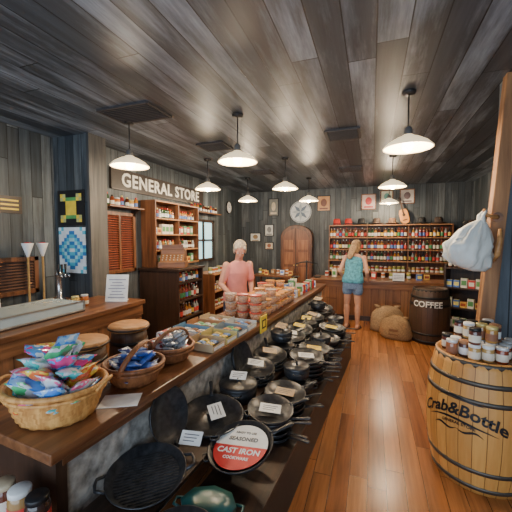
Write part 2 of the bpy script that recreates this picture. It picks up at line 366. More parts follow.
for x,hi in ((-1.22,3),(-.93,3),(-.61,1),(-.25,0),(.11,5),(.76,1),(1.12,0)):
    put(HATS[hi],'hat',HN[hi]+' felt hat resting on the bottle shelving','hat',M@Vector((x,.17,2.061)),(0,0,rnd(-.15,.15)),'hats on the shelving')
def guitar(loc,tl,col,label):
    g=empty('guitar',loc,(R(-8),R(tl),0)); b=B(); body=[]
    for i in range(28):
        a=2*pi*i/28; rr=.14+.035*math.cos(2*a)-(.014 if abs(math.sin(a))<.3 else 0); body.append((rr*math.cos(a+pi/2)*.95,rr*math.sin(a+pi/2)*1.15))
    b.prism(body,-.03,.03,0,Matrix.Translation((0,0,.2))@Matrix.Rotation(R(90),4,'X')); b.obj('body',pm(col,.3),g)
    B().lathe([(0,0),(.035,0),(.035,.002),(0,.002)],20,0,Matrix.Translation((0,-.03,.24))@Matrix.Rotation(R(90),4,'X'),False).obj('sound_hole',BLACK,g)
    B().bb(-.018,.018,-.045,-.03,.2,.6).obj('neck',DARKZ,g); B().bb(-.03,.03,-.045,-.025,.6,.69).obj('headstock',DARKZ,g); B().bb(-.05,.05,-.04,-.03,.1,.12).obj('bridge',DARKZ,g)
    tag(g,label,'guitar')
guitar((.78,8.64,2.065),-14,(.5,.22,.06),'honey coloured wooden guitar propped on the shelving')

def picture(loc,rz,w,h,c1,c2,label,fm=BLACK,name='framed_picture'):
    e=empty(name,loc,(0,0,rz)); b=B(); t=.022
    b.bb(-w/2,w/2,-.02,0,-h/2,-h/2+t);b.bb(-w/2,w/2,-.02,0,h/2-t,h/2);b.bb(-w/2,-w/2+t,-.02,0,-h/2,h/2);b.bb(w/2-t,w/2,-.02,0,-h/2,h/2)
    b.obj('frame',fm,e)
    b=B(); b.bb(-w/2+t,w/2-t,-.01,0,-h/2+t,h/2-t,0)
    b.ell((0,-.011,h*.05),(w*.22,.003,h*.25),12,8,1); b.bb(-w*.3,w*.3,-.0125,-.01,-h*.38,-h*.28,1)
    b.obj('print',[pm(c1,.5),pm(c2,.5)],e); return tag(e,label,'picture')
yb=8.8
picture((-1.24,yb,2.66),0,.36,.42,(.5,.25,.1),(.15,.05,.03),'warm coloured framed print on the board wall')
picture((-2.65,yb,2.6),0,.3,.5,(.2,.2,.18),(.6,.5,.35),'dark framed print on the board wall')
picture((-.1,yb,2.66),0,.36,.4,(.55,.4,.35),(.45,.05,.05),'framed portrait print on the board wall',BROWNX)
picture((.33,yb,2.76),0,.3,.34,(.6,.6,.45),(.15,.35,.3),'framed print with green figure on the board wall',BROWNX)
picture((.8,yb,2.76),0,.34,.36,(.5,.45,.4),(.15,.1,.1),'pale framed print on the board wall',BROWNX)
picture((-2.78,yb,1.95),0,.28,.34,(.6,.6,.55),(.2,.2,.2),'pale framed photograph on the board wall')
picture((-3.2,yb,1.75),0,.34,.26,(.7,.7,.65),(.3,.2,.1),'pale framed notice on the board wall')
picture((-2.78,yb,1.5),0,.26,.22,(.65,.55,.4),(.3,.1,.05),'small tan framed notice on the board wall')
e=empty('round_sign',(-1.87,yb-.001,2.45),(0,0,0)); RX=Matrix.Rotation(R(90),4,'X')
b=B(); b.lathe([(0,0),(.3,0),(.3,.02),(0,.02)],36,0,RX,False); b.obj('disc',pm((.55,.57,.57),.5),e)
b=B()
for i in range(8):
    a=i*pi/4; b.prism([(0,0),(.12*math.cos(a-.39),.12*math.sin(a-.39)),(.25*math.cos(a),.25*math.sin(a)),(.12*math.cos(a+.39),.12*math.sin(a+.39))],.02,.024,i%2,RX)
b.torus(.28,.008,36,6,1,RX,.02); b.obj('star',[pm((.35,.4,.42),.5),pm((.1,.14,.2),.5)],e); tag(e,'round white sign with a grey star on the board wall','sign')
e=empty('wall_clock',(-3.65,7.9,2.55),(0,0,R(90)))
b=B(); b.lathe([(0,0),(.17,0),(.17,.03),(.15,.035),(.15,.02),(0,.02)],32,0,RX); b.obj('case',BLACK,e)
b=B(); b.lathe([(0,.021),(.148,.021),(.148,.022),(0,.022)],32,0,RX,False)
for i in range(12):
    a=i*pi/6; b.box((.125*math.cos(a),-.023,.125*math.sin(a)),(.012,.002,.012),1)
b.box((0,-.024,.04),(.008,.002,.09),1); b.box((.03,-.024,0),(.07,.002,.008),1); b.obj('dial',[WHITE,BLACK],e); tag(e,'round white-faced wall clock with black rim','clock')

e=empty('arched_cabinet',(-1.92,8.45,0)); w=.86; pts=[(-w/2,0),(w/2,0),(w/2,1.75)]+[(w/2*math.cos(a),1.75+.33*math.sin(a)) for a in [pi*i/14 for i in range(1,14)]]+[(-w/2,1.75)]
RXp=Matrix.Rotation(R(90),4,'X')
b=B(); b.prism(pts,-.33,-.02,0,RXp); b.obj('body',wood((.05,.018,.008),(.13,.05,.02),2,1,.4),e,bevel=.01)
for sx in(-1,1):
    b=B(); q=[(sx*.015,.1),(sx*.37,.1),(sx*.37,1.72),(sx*.27,1.9),(sx*.015,1.99)]
    if sx<0: q=q[::-1]
    b.prism(q,-.02,.0,0,RXp)
    for z0_,z1_ in((.2,.5),(.56,.95),(1.02,1.35),(1.42,1.68)): b.bb(min(sx*.07,sx*.32),max(sx*.07,sx*.32),-.012,0,z0_,z1_,1)
    d=b.obj('door',[wood((.08,.026,.01),(.2,.075,.03),2,1,.4),wood((.14,.05,.018),(.3,.125,.05),2,1,.4)],e)
    B().ell((sx*.04,-.025,1.0),(.018,.018,.018)).obj('knob',pm((.6,.45,.15),.3,.8),d)
tag(e,'tall arched brown wooden double-door cabinet','cabinet')

# ------------------------------------------------------------------ counters
TOPW=wood((.08,.028,.012),(.24,.1,.04),1,.8,.32,name='counter_top'); TOPX=wood((.08,.028,.012),(.26,.11,.045),0,.8,.35,name='counter_top_x')
STONE=pm((.32,.3,.27),.8,0,.6,16,1.0,name='rough_panel')
PANX=planks('counter_boards_x',0,2,.14,2,[(.2,.075,.028),(.32,.14,.055),(.25,.1,.04)],.5,.5,.05,bump=.5)
PANY=planks('counter_boards_y',1,2,.14,2,[(.2,.08,.03),(.32,.145,.06),(.25,.1,.04)],.5,.5,.05,bump=.5)
ANG=R(4.3)
MC=frame((-1.2,.97,0),-ANG)
def L(w,s,z): return MC@Vector((w,s,z))
e=empty('long_sales_counter',(-1.2,.97,0),(0,0,-ANG))
B().bb(-.64,.0,-.08,5.25,.80,.85).obj('counter_top',TOPW,e,bevel=.006)
B().bb(-.60,-.08,.02,5.2,.0,.80).obj('front_panel',STONE,e)
B().bb(-.08,-.045,.0,5.2,.74,.80).obj('trim_board',BROWNW,e)
B().bb(-.61,-.05,-.03,.02,.0,.80).obj('end_panel',DARKZ,e)
tag(e,'long brown wooden sales counter with rough grey front panel','counter')

e=empty('side_counter',(-2.6,0,0))
B().bb(-.75,0,.2,3.2,.93,.98).obj('counter_top',TOPW,e,bevel=.006)
B().bb(-.72,-.05,.22,3.18,.0,.93).obj('front_panel',PANY,e)
B().bb(-.05,-.03,.22,3.18,.0,.12).obj('plinth',DARKW,e)
B().bb(-.05,-.025,.22,3.18,.80,.93).obj('trim_board',BROWNW,e)
tag(e,'brown boarded wooden counter carrying a low glass case','counter')
e=empty('glass_display_case',(-2.95,1.7,.981))
B().bb(-.25,.2,-1.0,.75,.0,.02).obj('base',DARKW,e)
b=B(); b.bb(-.24,.19,-.99,.74,.1,.106); b.bb(.184,.19,-.99,.74,.02,.1); b.bb(-.24,.19,.734,.74,.02,.1); b.obj('glass',pm((.7,.82,.82),.08,0,.05,alpha=.5,name='clear_glass'),e)
b=B()
for x in(-.245,.195):
    for z in (.02,.106): b.bb(x-.006,x+.006,-1,.75,z-.006,z+.006)
    for y in(-1,-.13,.75): b.bb(x-.006,x+.006,y-.006,y+.006,.02,.106)
b.obj('frame',pm((.5,.5,.48),.3,.8),e)
tag(e,'low glass display case with metal frame on the brown counter','display case')
Mg=frame((-2.7,0,0),R(90))
row(JAR,'jar','small preserve jar on the counter beside the notice','jar',Mg,2.55,2.75,.12,.3,.98,'jars beside the notice')
e=empty('wall_counter',(-3.98,0,0))
B().bb(0,.42,.0,3.12,.9,.94).obj('counter_top',TOPW,e); B().bb(.02,.38,.02,3.1,0,.9).obj('body',PANY,e)
tag(e,'narrow wooden counter standing along the board wall','counter')
Mw=frame((-3.78,0,0),R(90))
row(SM+BOT,'bottle','small bottle standing on the wall counter','bottle',Mw,2.05,2.4,.09,.1,.94,'bottles on the wall counter')
e=empty('rear_counter',(0,7.0,0))
B().bb(-1.25,1.55,-.04,.66,.80,.85).obj('counter_top',TOPX,e,bevel=.006); B().bb(-1.2,1.5,0,.62,0,.80).obj('front_panel',PANX,e)
B().bb(-1.2,1.5,-.02,0,.68,.8).obj('trim_board',BROWNX,e); B().bb(-1.2,1.5,-.02,0,0,.1).obj('plinth',DARKW,e)
tag(e,'brown boarded wooden counter before the bottle shelving','counter')
for i in range(13):
    put(random.choice(PK+JAR),'package','small boxed goods on the wide wooden counter','package',(-.95+i*.17+rnd(-.02,.02),7.4+rnd(-.08,.15),.851),(0,0,rnd(-.4,.4)),'packages on the wide counter')
b=B(); b.box((0,0,.085),(.22,.004,.17),0); b.bb(-.09,.09,-.003,-.002,.05,.06,1); b.bb(-.09,.09,-.003,-.002,.08,.09,1); b.bb(-.09,.09,-.003,-.002,.11,.12,1); b.bb(-.1,.1,-.03,.03,0,.01,2)
put(b.mesh('notice_card',[WHITE,pm((.2,.2,.25)),DARKW]),'notice_card','small white notice card standing on the wide counter','sign',(.52,7.05,.851),(0,0,0))

# ------------------------------------------------------------------ left wall shelving, sign
M2=shelving('wall_shelving','brown wooden wall shelving crowded with bottles and packages',(-3.35,5.1,0),R(90),1.4,.29,1.24,2.36,[1.265,1.53,1.8,2.07,2.36],SHELFW,True,1,sidemat=BROWNZ)
for z in(1.265,1.53,1.8,2.07):
    for xa,xb in((-.62,-.07),(.07,.62)):
        if z in(1.53,2.07): row(SM,'bottle','small bottle on the wall shelving','bottle',M2,xa,xb,.075,.09,z,'bottles on the wall shelving')
        else: row(PK,'package','small packaged goods on the wall shelving','package',M2,xa,xb,.115,.1,z,'packages on the wall shelving',rz=0)
e=empty('wall_ledge',(-3.65,3.9,2.2)); B().bb(0,.2,-.36,.36,-.02,0).obj('shelf',BROWNW,e)
for y in(-.3,.3): B().prism([(0,-.02),(.16,-.02),(0,-.14)],-.012,.012,0,Matrix.Translation((0,y,0))@Matrix.Rotation(R(90),4,'X')).obj('bracket',DARKZ,e)
tag(e,'short brown ledge above the red louvred shutter','shelf')
Ml=frame((-3.55,3.9,0),R(90)); row(SM+JAR,'jar','small jar on the ledge above the shutter','jar',Ml,-.32,.32,.1,0,2.2,'jars on the ledge')
e=empty('wall_ledge',(-3.65,6.45,2.3)); B().bb(0,.2,-.62,.62,-.02,0).obj('shelf',BROWNW,e)
tag(e,'brown ledge above the bright window','shelf')
Ml=frame((-3.55,6.45,0),R(90)); row(SM,'bottle','small bottle on the ledge above the window','bottle',Ml,-.58,.58,.12,0,2.3,'bottles on the high ledge')
e=empty('store_sign',(-3.65,5.1,2.615),(0,0,0))
B().bb(0,.04,-1.36,1.36,-.155,.155).obj('board',pm((.03,.02,.015),.5,0,.3),e)
t=textmesh('GENERAL STORE',.285,pm((.8,.77,.68),.6,emit=.05),.004,True,1.1); mobj('lettering',t,e,(.045,0,0),(R(90),0,R(90)))
b=B()
for z in(-.148,.148): b.bb(.04,.05,-1.36,1.36,z-.008,z+.008)
b.obj('border',DARKW,e)
tag(e,'long dark wooden sign with pale capital lettering','sign')

M3=shelving('bottle_cabinet','dark stained wooden cabinet with open shelves of bottles',(-2.85,4.68,0),R(90),.78,.75,0,1.2,[.1,.42,.72],DARKW,False,0,'cabinet',DARKZ)
cab=bpy.data.objects['bottle_cabinet']
B().bb(-.42,.42,-.03,.76,1.2,1.24).obj('cabinet_top',DARKW,cab,bevel=.006); B().bb(-.36,.36,.35,.37,.02,1.2).obj('back_panel',DARKZ,cab)
B().bb(-.365,.365,0,.34,.985,1.01).obj('shelf',DARKW,cab)
for z in(.42,.72): 
    for y in(.07,.17): row(BOT,'bottle','dark glass bottle with pale label in the cabinet','bottle',M3,-.32,.32,.085,y,z,'bottles in the dark cabinet',0.003)
row(SM,'bottle','small bottle with pale label in the cabinet','bottle',M3,-.32,.32,.085,.07,1.01,'bottles in the dark cabinet',0.003)
e=empty('antique_cash_register',(-3.12,4.55,1.241),(0,0,R(25)))
b=B(); b.bb(-.22,.22,-.18,.2,0,.1); b.bb(-.2,.2,-.02,.19,.1,.3); b.obj('case',BROWNX,e,bevel=.01)
b=B(); b.add([(-.19,-.17,.1),(.19,-.17,.1),(.19,-.02,.22),(-.19,-.02,.22),(-.19,-.02,.1),(.19,-.02,.1)],[(0,1,2,3),(0,3,4),(1,5,2),(4,5,1,0)]); b.obj('key_deck',wood((.14,.05,.02),(.3,.14,.055),0,1,.4),e)
b=B()
for i in range(6):
    for j in range(3): b.cyl((-.15+i*.06,-.14+j*.04,.125+j*.032),.010,.018,8)
b.obj('keys',pm((.5,.48,.42),.4),e); b=B(); b.bb(-.17,.17,-.03,.0,.3,.38); b.obj('display_hood',BROWNX,e)
tag(e,'antique wooden cash register with pale round keys','cash register')
b=B(); T=Matrix.Rotation(R(-12),4,'X'); b.box((0,0,.16),(.26,.006,.32),0,T); 
for i in range(7): b.box((0,-.0045,.05+i*.035),(.2-.04*(i%3),.002,.01),1,T)
b.box((0,.05,.006),(.2,.14,.012),0)
put(b.mesh('notice_board',[WHITE,pm((.25,.25,.3))]),'notice_board','white printed notice standing on the brown counter','sign',(-2.82,2.95,.981),(0,0,R(20)))

def tiles(grid,cell,mats):
    b=B(); n=len(grid); m=len(grid[0])
    for j,r_ in enumerate(grid):
        for i,c in enumerate(r_): b.bb((i-m/2)*cell,(i-m/2+1)*cell,-.012,0,(n/2-j-1)*cell,(n/2-j)*cell,c)
    return b.mesh('quilt_square',mats)
def g1(i,j):
    x,y=abs(i-4.5),abs(j-4.5)
    if max(x,y)>4: return 0
    if abs(x-y)<.6: return 1
    if x+y<2.5: return 1
    if y>x and y<3: return 2
    if x>y and x<3: return 0
    return 3 if (x+y)>5.5 else 0
grid=[[g1(i,j) for i in range(10)] for j in range(10)]
put(tiles(grid,.046,[BLACK,YEL,pm((.1,.35,.1),.6),pm((.5,.5,.2),.6)]),'patchwork_quilt','black yellow and green patterned quilt square on the wall','quilt',(-3.70,3.14,2.12))
def g2(i,j):
    d=abs(i-4.5)+abs(j-6); return [3,1,0,2,1,0,3,3,3,1,3,3][min(11,int(d))]
grid=[[g2(i,j) for i in range(10)] for j in range(13)]
put(tiles(grid,.046,[pm((.03,.2,.5),.7),pm((.1,.5,.65),.7),pm((.4,.7,.75),.7),pm((.75,.8,.82),.7)]),'patchwork_quilt','blue and white diamond patterned quilt hanging on the wall','quilt',(-3.70,3.14,1.57))

for i,(y,x) in enumerate(((2.55,-3.70),(2.74,-3.72))):
    e=empty('cone_cup_stand',(x,y,.941)); B().lathe([(0,0),(.06,0),(.06,.015),(.012,.025),(.012,.6),(0,.6)],14).obj('stand',pm((.4,.25,.1),.4,.5),e)
    B().lathe([(0,.56),(.012,.57),(.06,.72),(.062,.73),(.056,.73),(0,.6)],16).obj('cup',WHITE,e); B().ell((0,0,.72),(.05,.05,.02),12,6).obj('filling',RED,e)
    tag(e,'white cone cup on a tall stand on the wall counter','cup','cone cup stands')
e=empty('drink_tap',(-3.70,2.93,.941)); B().lathe([(0,0),(.07,0),(.07,.02),(.035,.04),(.035,.3),(.05,.32),(.05,.36),(0,.38)],16).obj('column',pm((.6,.6,.6),.2,.9),e)
for i in(-1,0,1): B().tube([(0,i*.05,.33),(.1,i*.05,.33),(.12,i*.05,.3)],.01,8).obj('spout',pm((.6,.6,.6),.2,.9),e); B().tube([(.05,i*.05,.34),(.05,i*.05,.46)],[.009,.016],8).obj('handle',BLACK,e)
tag(e,'chrome drink tap with black handles on the wall counter','tap')
b=B(); b.bb(0,.015,-.14,.14,-.1,.1,0)
for i in range(3): b.bb(.015,.017,-.1,.1,-.06+i*.05,-.04+i*.05,1)
put(b.mesh('wall_plaque',[DARKW,YEL]),'wall_plaque','small dark plaque with yellow stripes on the wall','sign',(-4.0,2.56,2.12))

st=empty('keg_stool',(-2.13,1.88,0))
kr=lambda z:.15+.035*(1-((z/.88-.5)*2)**2)
B().lathe([(0,0)]+[(kr(.88*i/12),.88*i/12) for i in range(13)]+[(0,.88)],32).obj('body',stave_mat('keg_staves',(.05,.025,.014),(.13,.06,.03),18),st)
B().lathe([(0,.88),(.17,.88),(.18,.885),(.18,.92),(.165,.93),(0,.93)],28).obj('seat',TANW,st)
B().torus(.18,.009,28,6,0,None,.9).obj('seat_band',DARKW,st)
for z in(.12,.3,.58,.76): B().lathe([(kr(z),z),(kr(z)+.004,z),(kr(z+.03)+.004,z+.03),(kr(z+.03),z+.03)],32).obj('hoop',BLACK,st)
tag(st,'tall dark keg stool with round tan wooden seat','stool','stools between the counters'); dup(st,(-2.13,2.38,0))

# ------------------------------------------------------------------ barrels
def barrel(name,loc,h,rt,rb,mat,hoopm,label,headm,hw=.036):
    e=empty(name,loc)
    def rad(z): return rt+(rb-rt)*(1-((z/h-.5)*2)**2)
    ks=[h*i/16 for i in range(17)]; pr=[(rad(z),z) for z in ks]
    pr=[(0,.0)]+pr+[(rt-.02,h),(rt-.02,h-.03),(0,h-.03)]
    def fn(r,i,j): return r-(.003 if i%3==0 else 0)
    B().lathe(pr,78,0,None,True,fn).obj('staves',mat,e)
    B().lathe([(0,h-.029),(rt-.021,h-.029),(rt-.021,h-.027),(0,h-.027)],36,0,None,False).obj('barrel_head',headm,e)
    for z0 in(.03,.17,.7,.83):
        z0*=h*1.0; zz=[z0,z0+hw]; B().lathe([(rad(zz[0])-.003,zz[0]),(rad(zz[0])+.004,zz[0]),(rad(zz[1])+.004,zz[1]),(rad(zz[1])-.003,zz[1])],48).obj('hoop',hoopm,e)
    B().lathe([(rt-.001,h-.04),(rt+.006,h-.04),(rt+.004,h-.005),(rt-.001,h-.005)],48).obj('hoop',hoopm,e)
    tag(e,label,'barrel'); return e,rad
def wraptext(e,rad,txt,size,mat,phi,z0,arc=0,bold=True,shear=0,slope=0,name='lettering',off=.004):
    me=textmesh(txt,size,mat,.0,bold,1,shear) if isinstance(txt,str) else txt
    for v in me.vertices:
        x,y=v.co.x,v.co.y; z=z0+y+arc*x*x+slope*x
        r=rad(z)+off; a=phi+x/rad(z); v.co=(r*math.cos(a),r*math.sin(a),z)
    return mobj(name,me,e)
bx,by=.77,2.74
OAK=stave_mat('oak_staves',(.42,.165,.035),(.7,.34,.085),26)
HOOP=pm((.1,.085,.07),.45,.6,name='hoop_steel')
e,rad=barrel('wooden_barrel',(bx,by,0),.9,.29,.345,OAK,HOOP,'golden oak barrel with dark hoops and black printed lettering',TANW,.03)
phi=math.atan2(-by,-bx)-.36
wraptext(e,rad,'Crab&Bottle',.112,BLACK,phi,.56,-1.1,True,.15,.05)
wraptext(e,rad,'GENERAL STORE',.028,BLACK,phi+.02,.47,-1.1,True,0,.05)
def ribbon(x0,x1,y,amp,th):
    b=B(); n=24; vs=[];fs=[]
    for i in range(n+1):
        t=i/n; x=x0+(x1-x0)*t; c=y+amp*math.sin(t*pi*2); hh=th*math.sin(pi*t)+.0008; vs+=[(x,c-hh,0),(x,c+hh,0)]
    for i in range(n): fs.append((2*i,2*i+2,2*i+3,2*i+1))
    b.add(vs,fs); return b.mesh('flourish',[BLACK])
for rb_ in (ribbon(-.22,.24,-.065,.008,.007),ribbon(-.16,.0,-.125,.014,.007),ribbon(.0,.16,-.125,-.014,.007),ribbon(-.14,.16,.085,.01,.006)):
    wraptext(e,rad,rb_,0,BLACK,phi,.56,-1.1,slope=.05,name='flourish')
cb_,rad2=barrel('coffee_barrel',(.93,5.98,0),.9,.26,.31,stave_mat('dark_staves',(.025,.014,.008),(.08,.038,.02),24),pm((.02,.02,.02),.5,.5),'dark stained barrel with pale coffee lettering',DARKW)
wraptext(cb_,rad2,'COFFEE',.13,pm((.75,.72,.65),.6),math.atan2(-5.98,-.93)-.12,.66)
def jamjar(c,cap,lab,h=.115):
    b=B(); r=.037
    b.lathe([(0,0),(r*.9,0),(r,.008),(r,h*.76),(r*.85,h*.84)],16,0); b.lathe([(r*1.02,h*.15),(r*1.02,h*.58)],16,1); b.lathe([(r*.9,h*.8),(r*1.0,h*.82),(r*1.0,h*.98),(r*.9,h),(0,h)],16,2)
    return b.mesh('jam_jar',[pm(c,.12,coat=.5),lab,cap])
LBJ=pm((.75,.68,.55),.6); LBD=pm((.25,.1,.05),.6)
JJ=[jamjar((.25,.05,.02),CP[3],LBJ),jamjar((.4,.2,.05),CP[1],LBD),jamjar((.12,.04,.03),BLACK,LBJ),jamjar((.5,.3,.1),WHITE,LBJ),jamjar((.1,.04,.03),pm((.35,.16,.07),.6),WHITE),jamjar((.35,.12,.05),CP[3],LBD)]
for j in range(-3,4):
    for i in range(-3,4):
        x=i*.081+(.04 if j%2 else 0); y=j*.076
        if x*x+y*y<.222**2:
            put(random.choice(JJ),'jam_jar','small jar of preserves with label on the barrel','jar',(bx+x,by+y,.875),(0,0,rnd(0,6)),'jars on the oak barrel')
            if x*x+y*y<.19**2 and rnd(0,1)<.45:
                put(random.choice(JJ),'jam_jar','small jar of preserves stacked on other jars','jar',(bx+x,by+y,.875+.116),(0,0,rnd(0,6)),'jars on the oak barrel')

def sack(loc,rz,s,sd,col,rx=0):
    b=B(); 
    def fn(r,i,j):
        return r*(1+.16*noise.noise(Vector((math.cos(i*2*pi/24)*1.8+sd,math.sin(i*2*pi/24)*1.8,j*.5))))
    b.lathe([(0,0),(.19*s,0),(.23*s,.03),(.235*s,.1*s),(.22*s,.2*s),(.19*s,.28*s),(.16*s,.33*s),(.12*s,.36*s),(.06*s,.38*s),(0,.37*s)],24,0,Matrix.Diagonal((1.15,.8,1,1)),True,fn)
    b.tube([(-.12*s,0,.35*s),(-.2*s,0,.4*s)],[.04*s,.012],8); b.tube([(.12*s,0,.35*s),(.2*s,0,.38*s)],[.04*s,.012],8)
    b.bb(-.08*s,.08*s,-.188*s,-.17*s,.09*s,.11*s,1); b.bb(-.07*s,.07*s,-.187*s,-.165*s,.15*s,.19*s,1)
    put(b.mesh('burlap_sack',[pm(col,.9,0,.35,60,.5),pm((.16,.07,.03),.8)]),'burlap_sack','brown burlap coffee sack standing on the floor','sack',loc,(rx,0,rz),'burlap sacks on the floor')
sack((.3,6.42,0),.3,1.2,1,(.3,.19,.1)); sack((.42,5.97,0),-.3,1.0,5,(.27,.16,.075))

M4=shelving('merchandise_rack','dark wooden rack of packaged goods near the coffee barrel',(1.62,6.5,0),R(-25),.8,.34,0,1.25,[.12,.48,.84,1.2],DARKW,True,0,sidemat=DARKZ)
for z in(.12,.48,.84): row(PK,'package','bright packaged goods on the merchandise rack','package',M4,-.33,.33,.115,.1,z,'packages on the merchandise rack')
row(SM+BOT,'bottle','bottle standing on the merchandise rack','bottle',M4,-.33,.33,.09,.1,1.2,'bottles on the merchandise rack')
M5=shelving('tall_shelving','brown wooden shelving with mixed goods against the wall',(1.85,8.0,0),R(-90),1.2,.33,0,1.95,[.3,.8,1.2,1.58,1.95],BROWNW,True,0,sidemat=BROWNZ)
for z in(.8,1.2,1.58): row(PK+BOT,'package','assorted goods on the brown shelving','package',M5,-.5,.5,.12,.1,z,'goods on the brown shelving')
for i,x in enumerate((-.4,0.02,.42)): put(HATS[(1,0,1)[i]],'hat',('black','dark brown','black')[i]+' felt hat resting on the brown shelving','hat',M5@Vector((x,.16,1.951)),(0,0,rnd(-.2,.2)),'hats on the shelving')

e=empty('wall_peg',(.96,3.149,1.9)); B().tube([(0,0,0),(-.03,-.05,.0),(-.09,-.08,.01),(-.12,-.09,.06)],[.02,.018,.015,.012],10).obj('peg',TANW,e); B().lathe([(0,0),(.04,0),(.04,.015),(0,.015)],16,0,Matrix.Rotation(R(90),4,'X'),False).obj('plate',BROWNX,e)
tag(e,'curved wooden peg fixed to the timber post','hook')
e=empty('wall_peg',(.93,3.149,1.58)); B().tube([(0,0,0),(0,-.06,-.02),(.01,-.1,.02),(.02,-.11,.12),(.03,-.08,.22)],[.026,.024,.022,.02,.014],10).obj('peg',TANW,e); B().lathe([(0,0),(.045,0),(.045,.015),(0,.015)],16,0,Matrix.Rotation(R(90),4,'X'),False).obj('plate',BROWNX,e)
tag(e,'carved upright wooden hook fixed to the timber post','hook')
b=B()
def bagf(r,i,j): return r*(1+.36*noise.noise(Vector((math.cos(i*2*pi/48)*2.8,math.sin(i*2*pi/48)*2.8,j*.6)))+.09*math.sin(i*1.7+j*.8))
b.lathe([(0,-.40),(.08,-.395),(.14,-.365),(.17,-.32),(.18,-.27),(.175,-.22),(.155,-.165),(.12,-.11),(.08,-.05),(.035,0.0),(.03,.01),(0,.01)],48,0,Matrix.Rotation(R(22),4,'Y')@Matrix.Diagonal((1,.6,1,1)),True,bagf)
b.tube([(0,0,-.02),(.0,-.01,.05),(.03,-.0,.09)],[.025,.014,.01],8); b.tube([(-.02,0,-.02),(-.01,.03,.05),(.03,.01,.1)],[.025,.014,.01],8)
put(b.mesh('plastic_bag',[pm((.7,.7,.64),.4,0,.06,6,.3,name='white_plastic')]),'plastic_bag','crumpled white plastic bag hanging from the peg','bag',(.83,3.05,1.86),(0,0,R(15)))

# ------------------------------------------------------------------ baskets
def basket(name,loc,rz,rb,rt,h,sy,mat,rim,label,handle='hoop'):
    e=empty(name,loc,(0,0,rz)); rows=max(7,int(h/.014)); n=56
    pr=[(0,.004)]+[(rb+(rt-rb)*(i/rows)**.8,.004+h*i/rows) for i in range(rows+1)]
    prin=[(r-.008,z+.004) for r,z in pr[::-1] if r>0]+[(0,.01)]
    def fn(r,i,j): return r*(1+.02*(1 if ((i//2)+j)%2 else -1))
    D=Matrix.Diagonal((1,sy,1,1))
    B().lathe(pr+prin,n,0,D,True,fn).obj('woven_body',mat,e)
    b=B(); b.tube([(rt*1.01*math.cos(2*pi*i/40),rt*1.01*sy*math.sin(2*pi*i/40),h+.005) for i in range(40)],.013,8,0,None,True); b.tube([(rt*.99*math.cos(2*pi*i/40),rt*.99*sy*math.sin(2*pi*i/40),h-.022) for i in range(40)],.009,8,0,None,True); b.obj('rim',rim,e)
    if handle=='hoop':
        H2=rt*1.0; b=B(); b.tube([(.35*H2*math.sin(a),rt*sy*1.02*math.cos(a),h-.02+H2*math.sin(a)*.85) for a in [pi*i/20 for i in range(21)]],.01,8,0,None,flat=1.6); b.obj('handle',rim,e)
    else:
        for sx in(-1,1):
            b=B(); b.tube([(sx*(rt+.035*math.sin(a)),.06*math.cos(a),h-.01+.04*math.sin(a)) for a in [pi*i/12 for i in range(13)]],.008,8); b.obj('handle',rim,e)
    return tag(e,label,'basket')
def pouch(w,h,t,sd):
    b=B(); n=10; m=10; vs=[];fs=[]
    for side in(1,-1):
        for j in range(m+1):
            for i in range(n+1):
                u=i/n*2-1; v=j/m*2-1
                k=max(0,(1-abs(u)**3))*max(0,(1-abs(v)**4)); nn=noise.noise(Vector((u*2+sd,v*2,side*3)))
                vs.append((u*w/2*(1-.06*(1-v*v)),v*h/2,side*(t/2*k*(1+.7*nn)+.0005)))
    o=(n+1)*(m+1)
    for j in range(m):
        for i in range(n):
            a=j*(n+1)+i; fs.append((a,a+1,a+n+2,a+n+1)); a+=o; fs.append((a,a+n+1,a+n+2,a+1))
    for i in range(n): fs.append((i,o+i,o+i+1,i+1)); a=m*(n+1)+i; fs.append((a,a+1,o+a+1,o+a))
    for j in range(m): a=j*(n+1); fs.append((a,a+n+1,o+a+n+1,o+a)); a+=n; fs.append((a,o+a,o+a+n+1,a+n+1))
    b.add(vs,fs,0,True); return b
def foil(c1,c2,rough=.2,metal=0,sc=14,c3=(.75,.78,.8)):
    m,nt,bs=_new('wrapper'); n=nt.nodes; l=nt.links; tc=n.new('ShaderNodeTexCoord'); vo=n.new('ShaderNodeTexNoise'); vo.inputs['Scale'].default_value=sc; vo.inputs['Detail'].default_value=2
    l.new(tc.outputs['Object'],vo.inputs['Vector']); cr=n.new('ShaderNodeValToRGB'); cr.color_ramp.interpolation='CONSTANT'; e=cr.color_ramp.elements; e[0].color=list(c1)+[1]; e[1].position=.5; e[1].color=list(c2)+[1]; q=e.new(.6); q.color=list(c3)+[1]
    l.new(vo.outputs['Fac'],cr.inputs['Fac']); l.new(cr.outputs['Color'],bs.inputs['Base Color']); sock(bs,'Roughness',rough); sock(bs,'Metallic',metal); sock(bs,'Coat Weight',.6)
    bp=n.new('ShaderNodeBump'); bp.inputs['Strength'].default_value=.5; bp.inputs['Distance'].default_value=.01; l.new(vo.outputs['Fac'],bp.inputs['Height']); l.new(bp.outputs['Normal'],bs.inputs['Normal']); return m
WR=[foil((.75,.06,.28),(.1,.35,.8)),foil((.08,.5,.2),(.7,.75,.75)),foil((.06,.25,.75),(.3,.55,.85)),foil((.55,.6,.65),(.85,.15,.3)),foil((.85,.2,.06),(.9,.7,.1)),foil((.06,.55,.55),(.6,.65,.7))]
P1=[pouch(.12,.2,.045,i*3.1).mesh('candy_bag',[WR[i]]) for i in range(6)]
bw=L(-.27,.13,.851)
basket('wicker_basket',bw,R(20),.17,.23,.16,.82,WICK,WICK,'tan wicker basket full of wrapped candy bags on the counter','side')
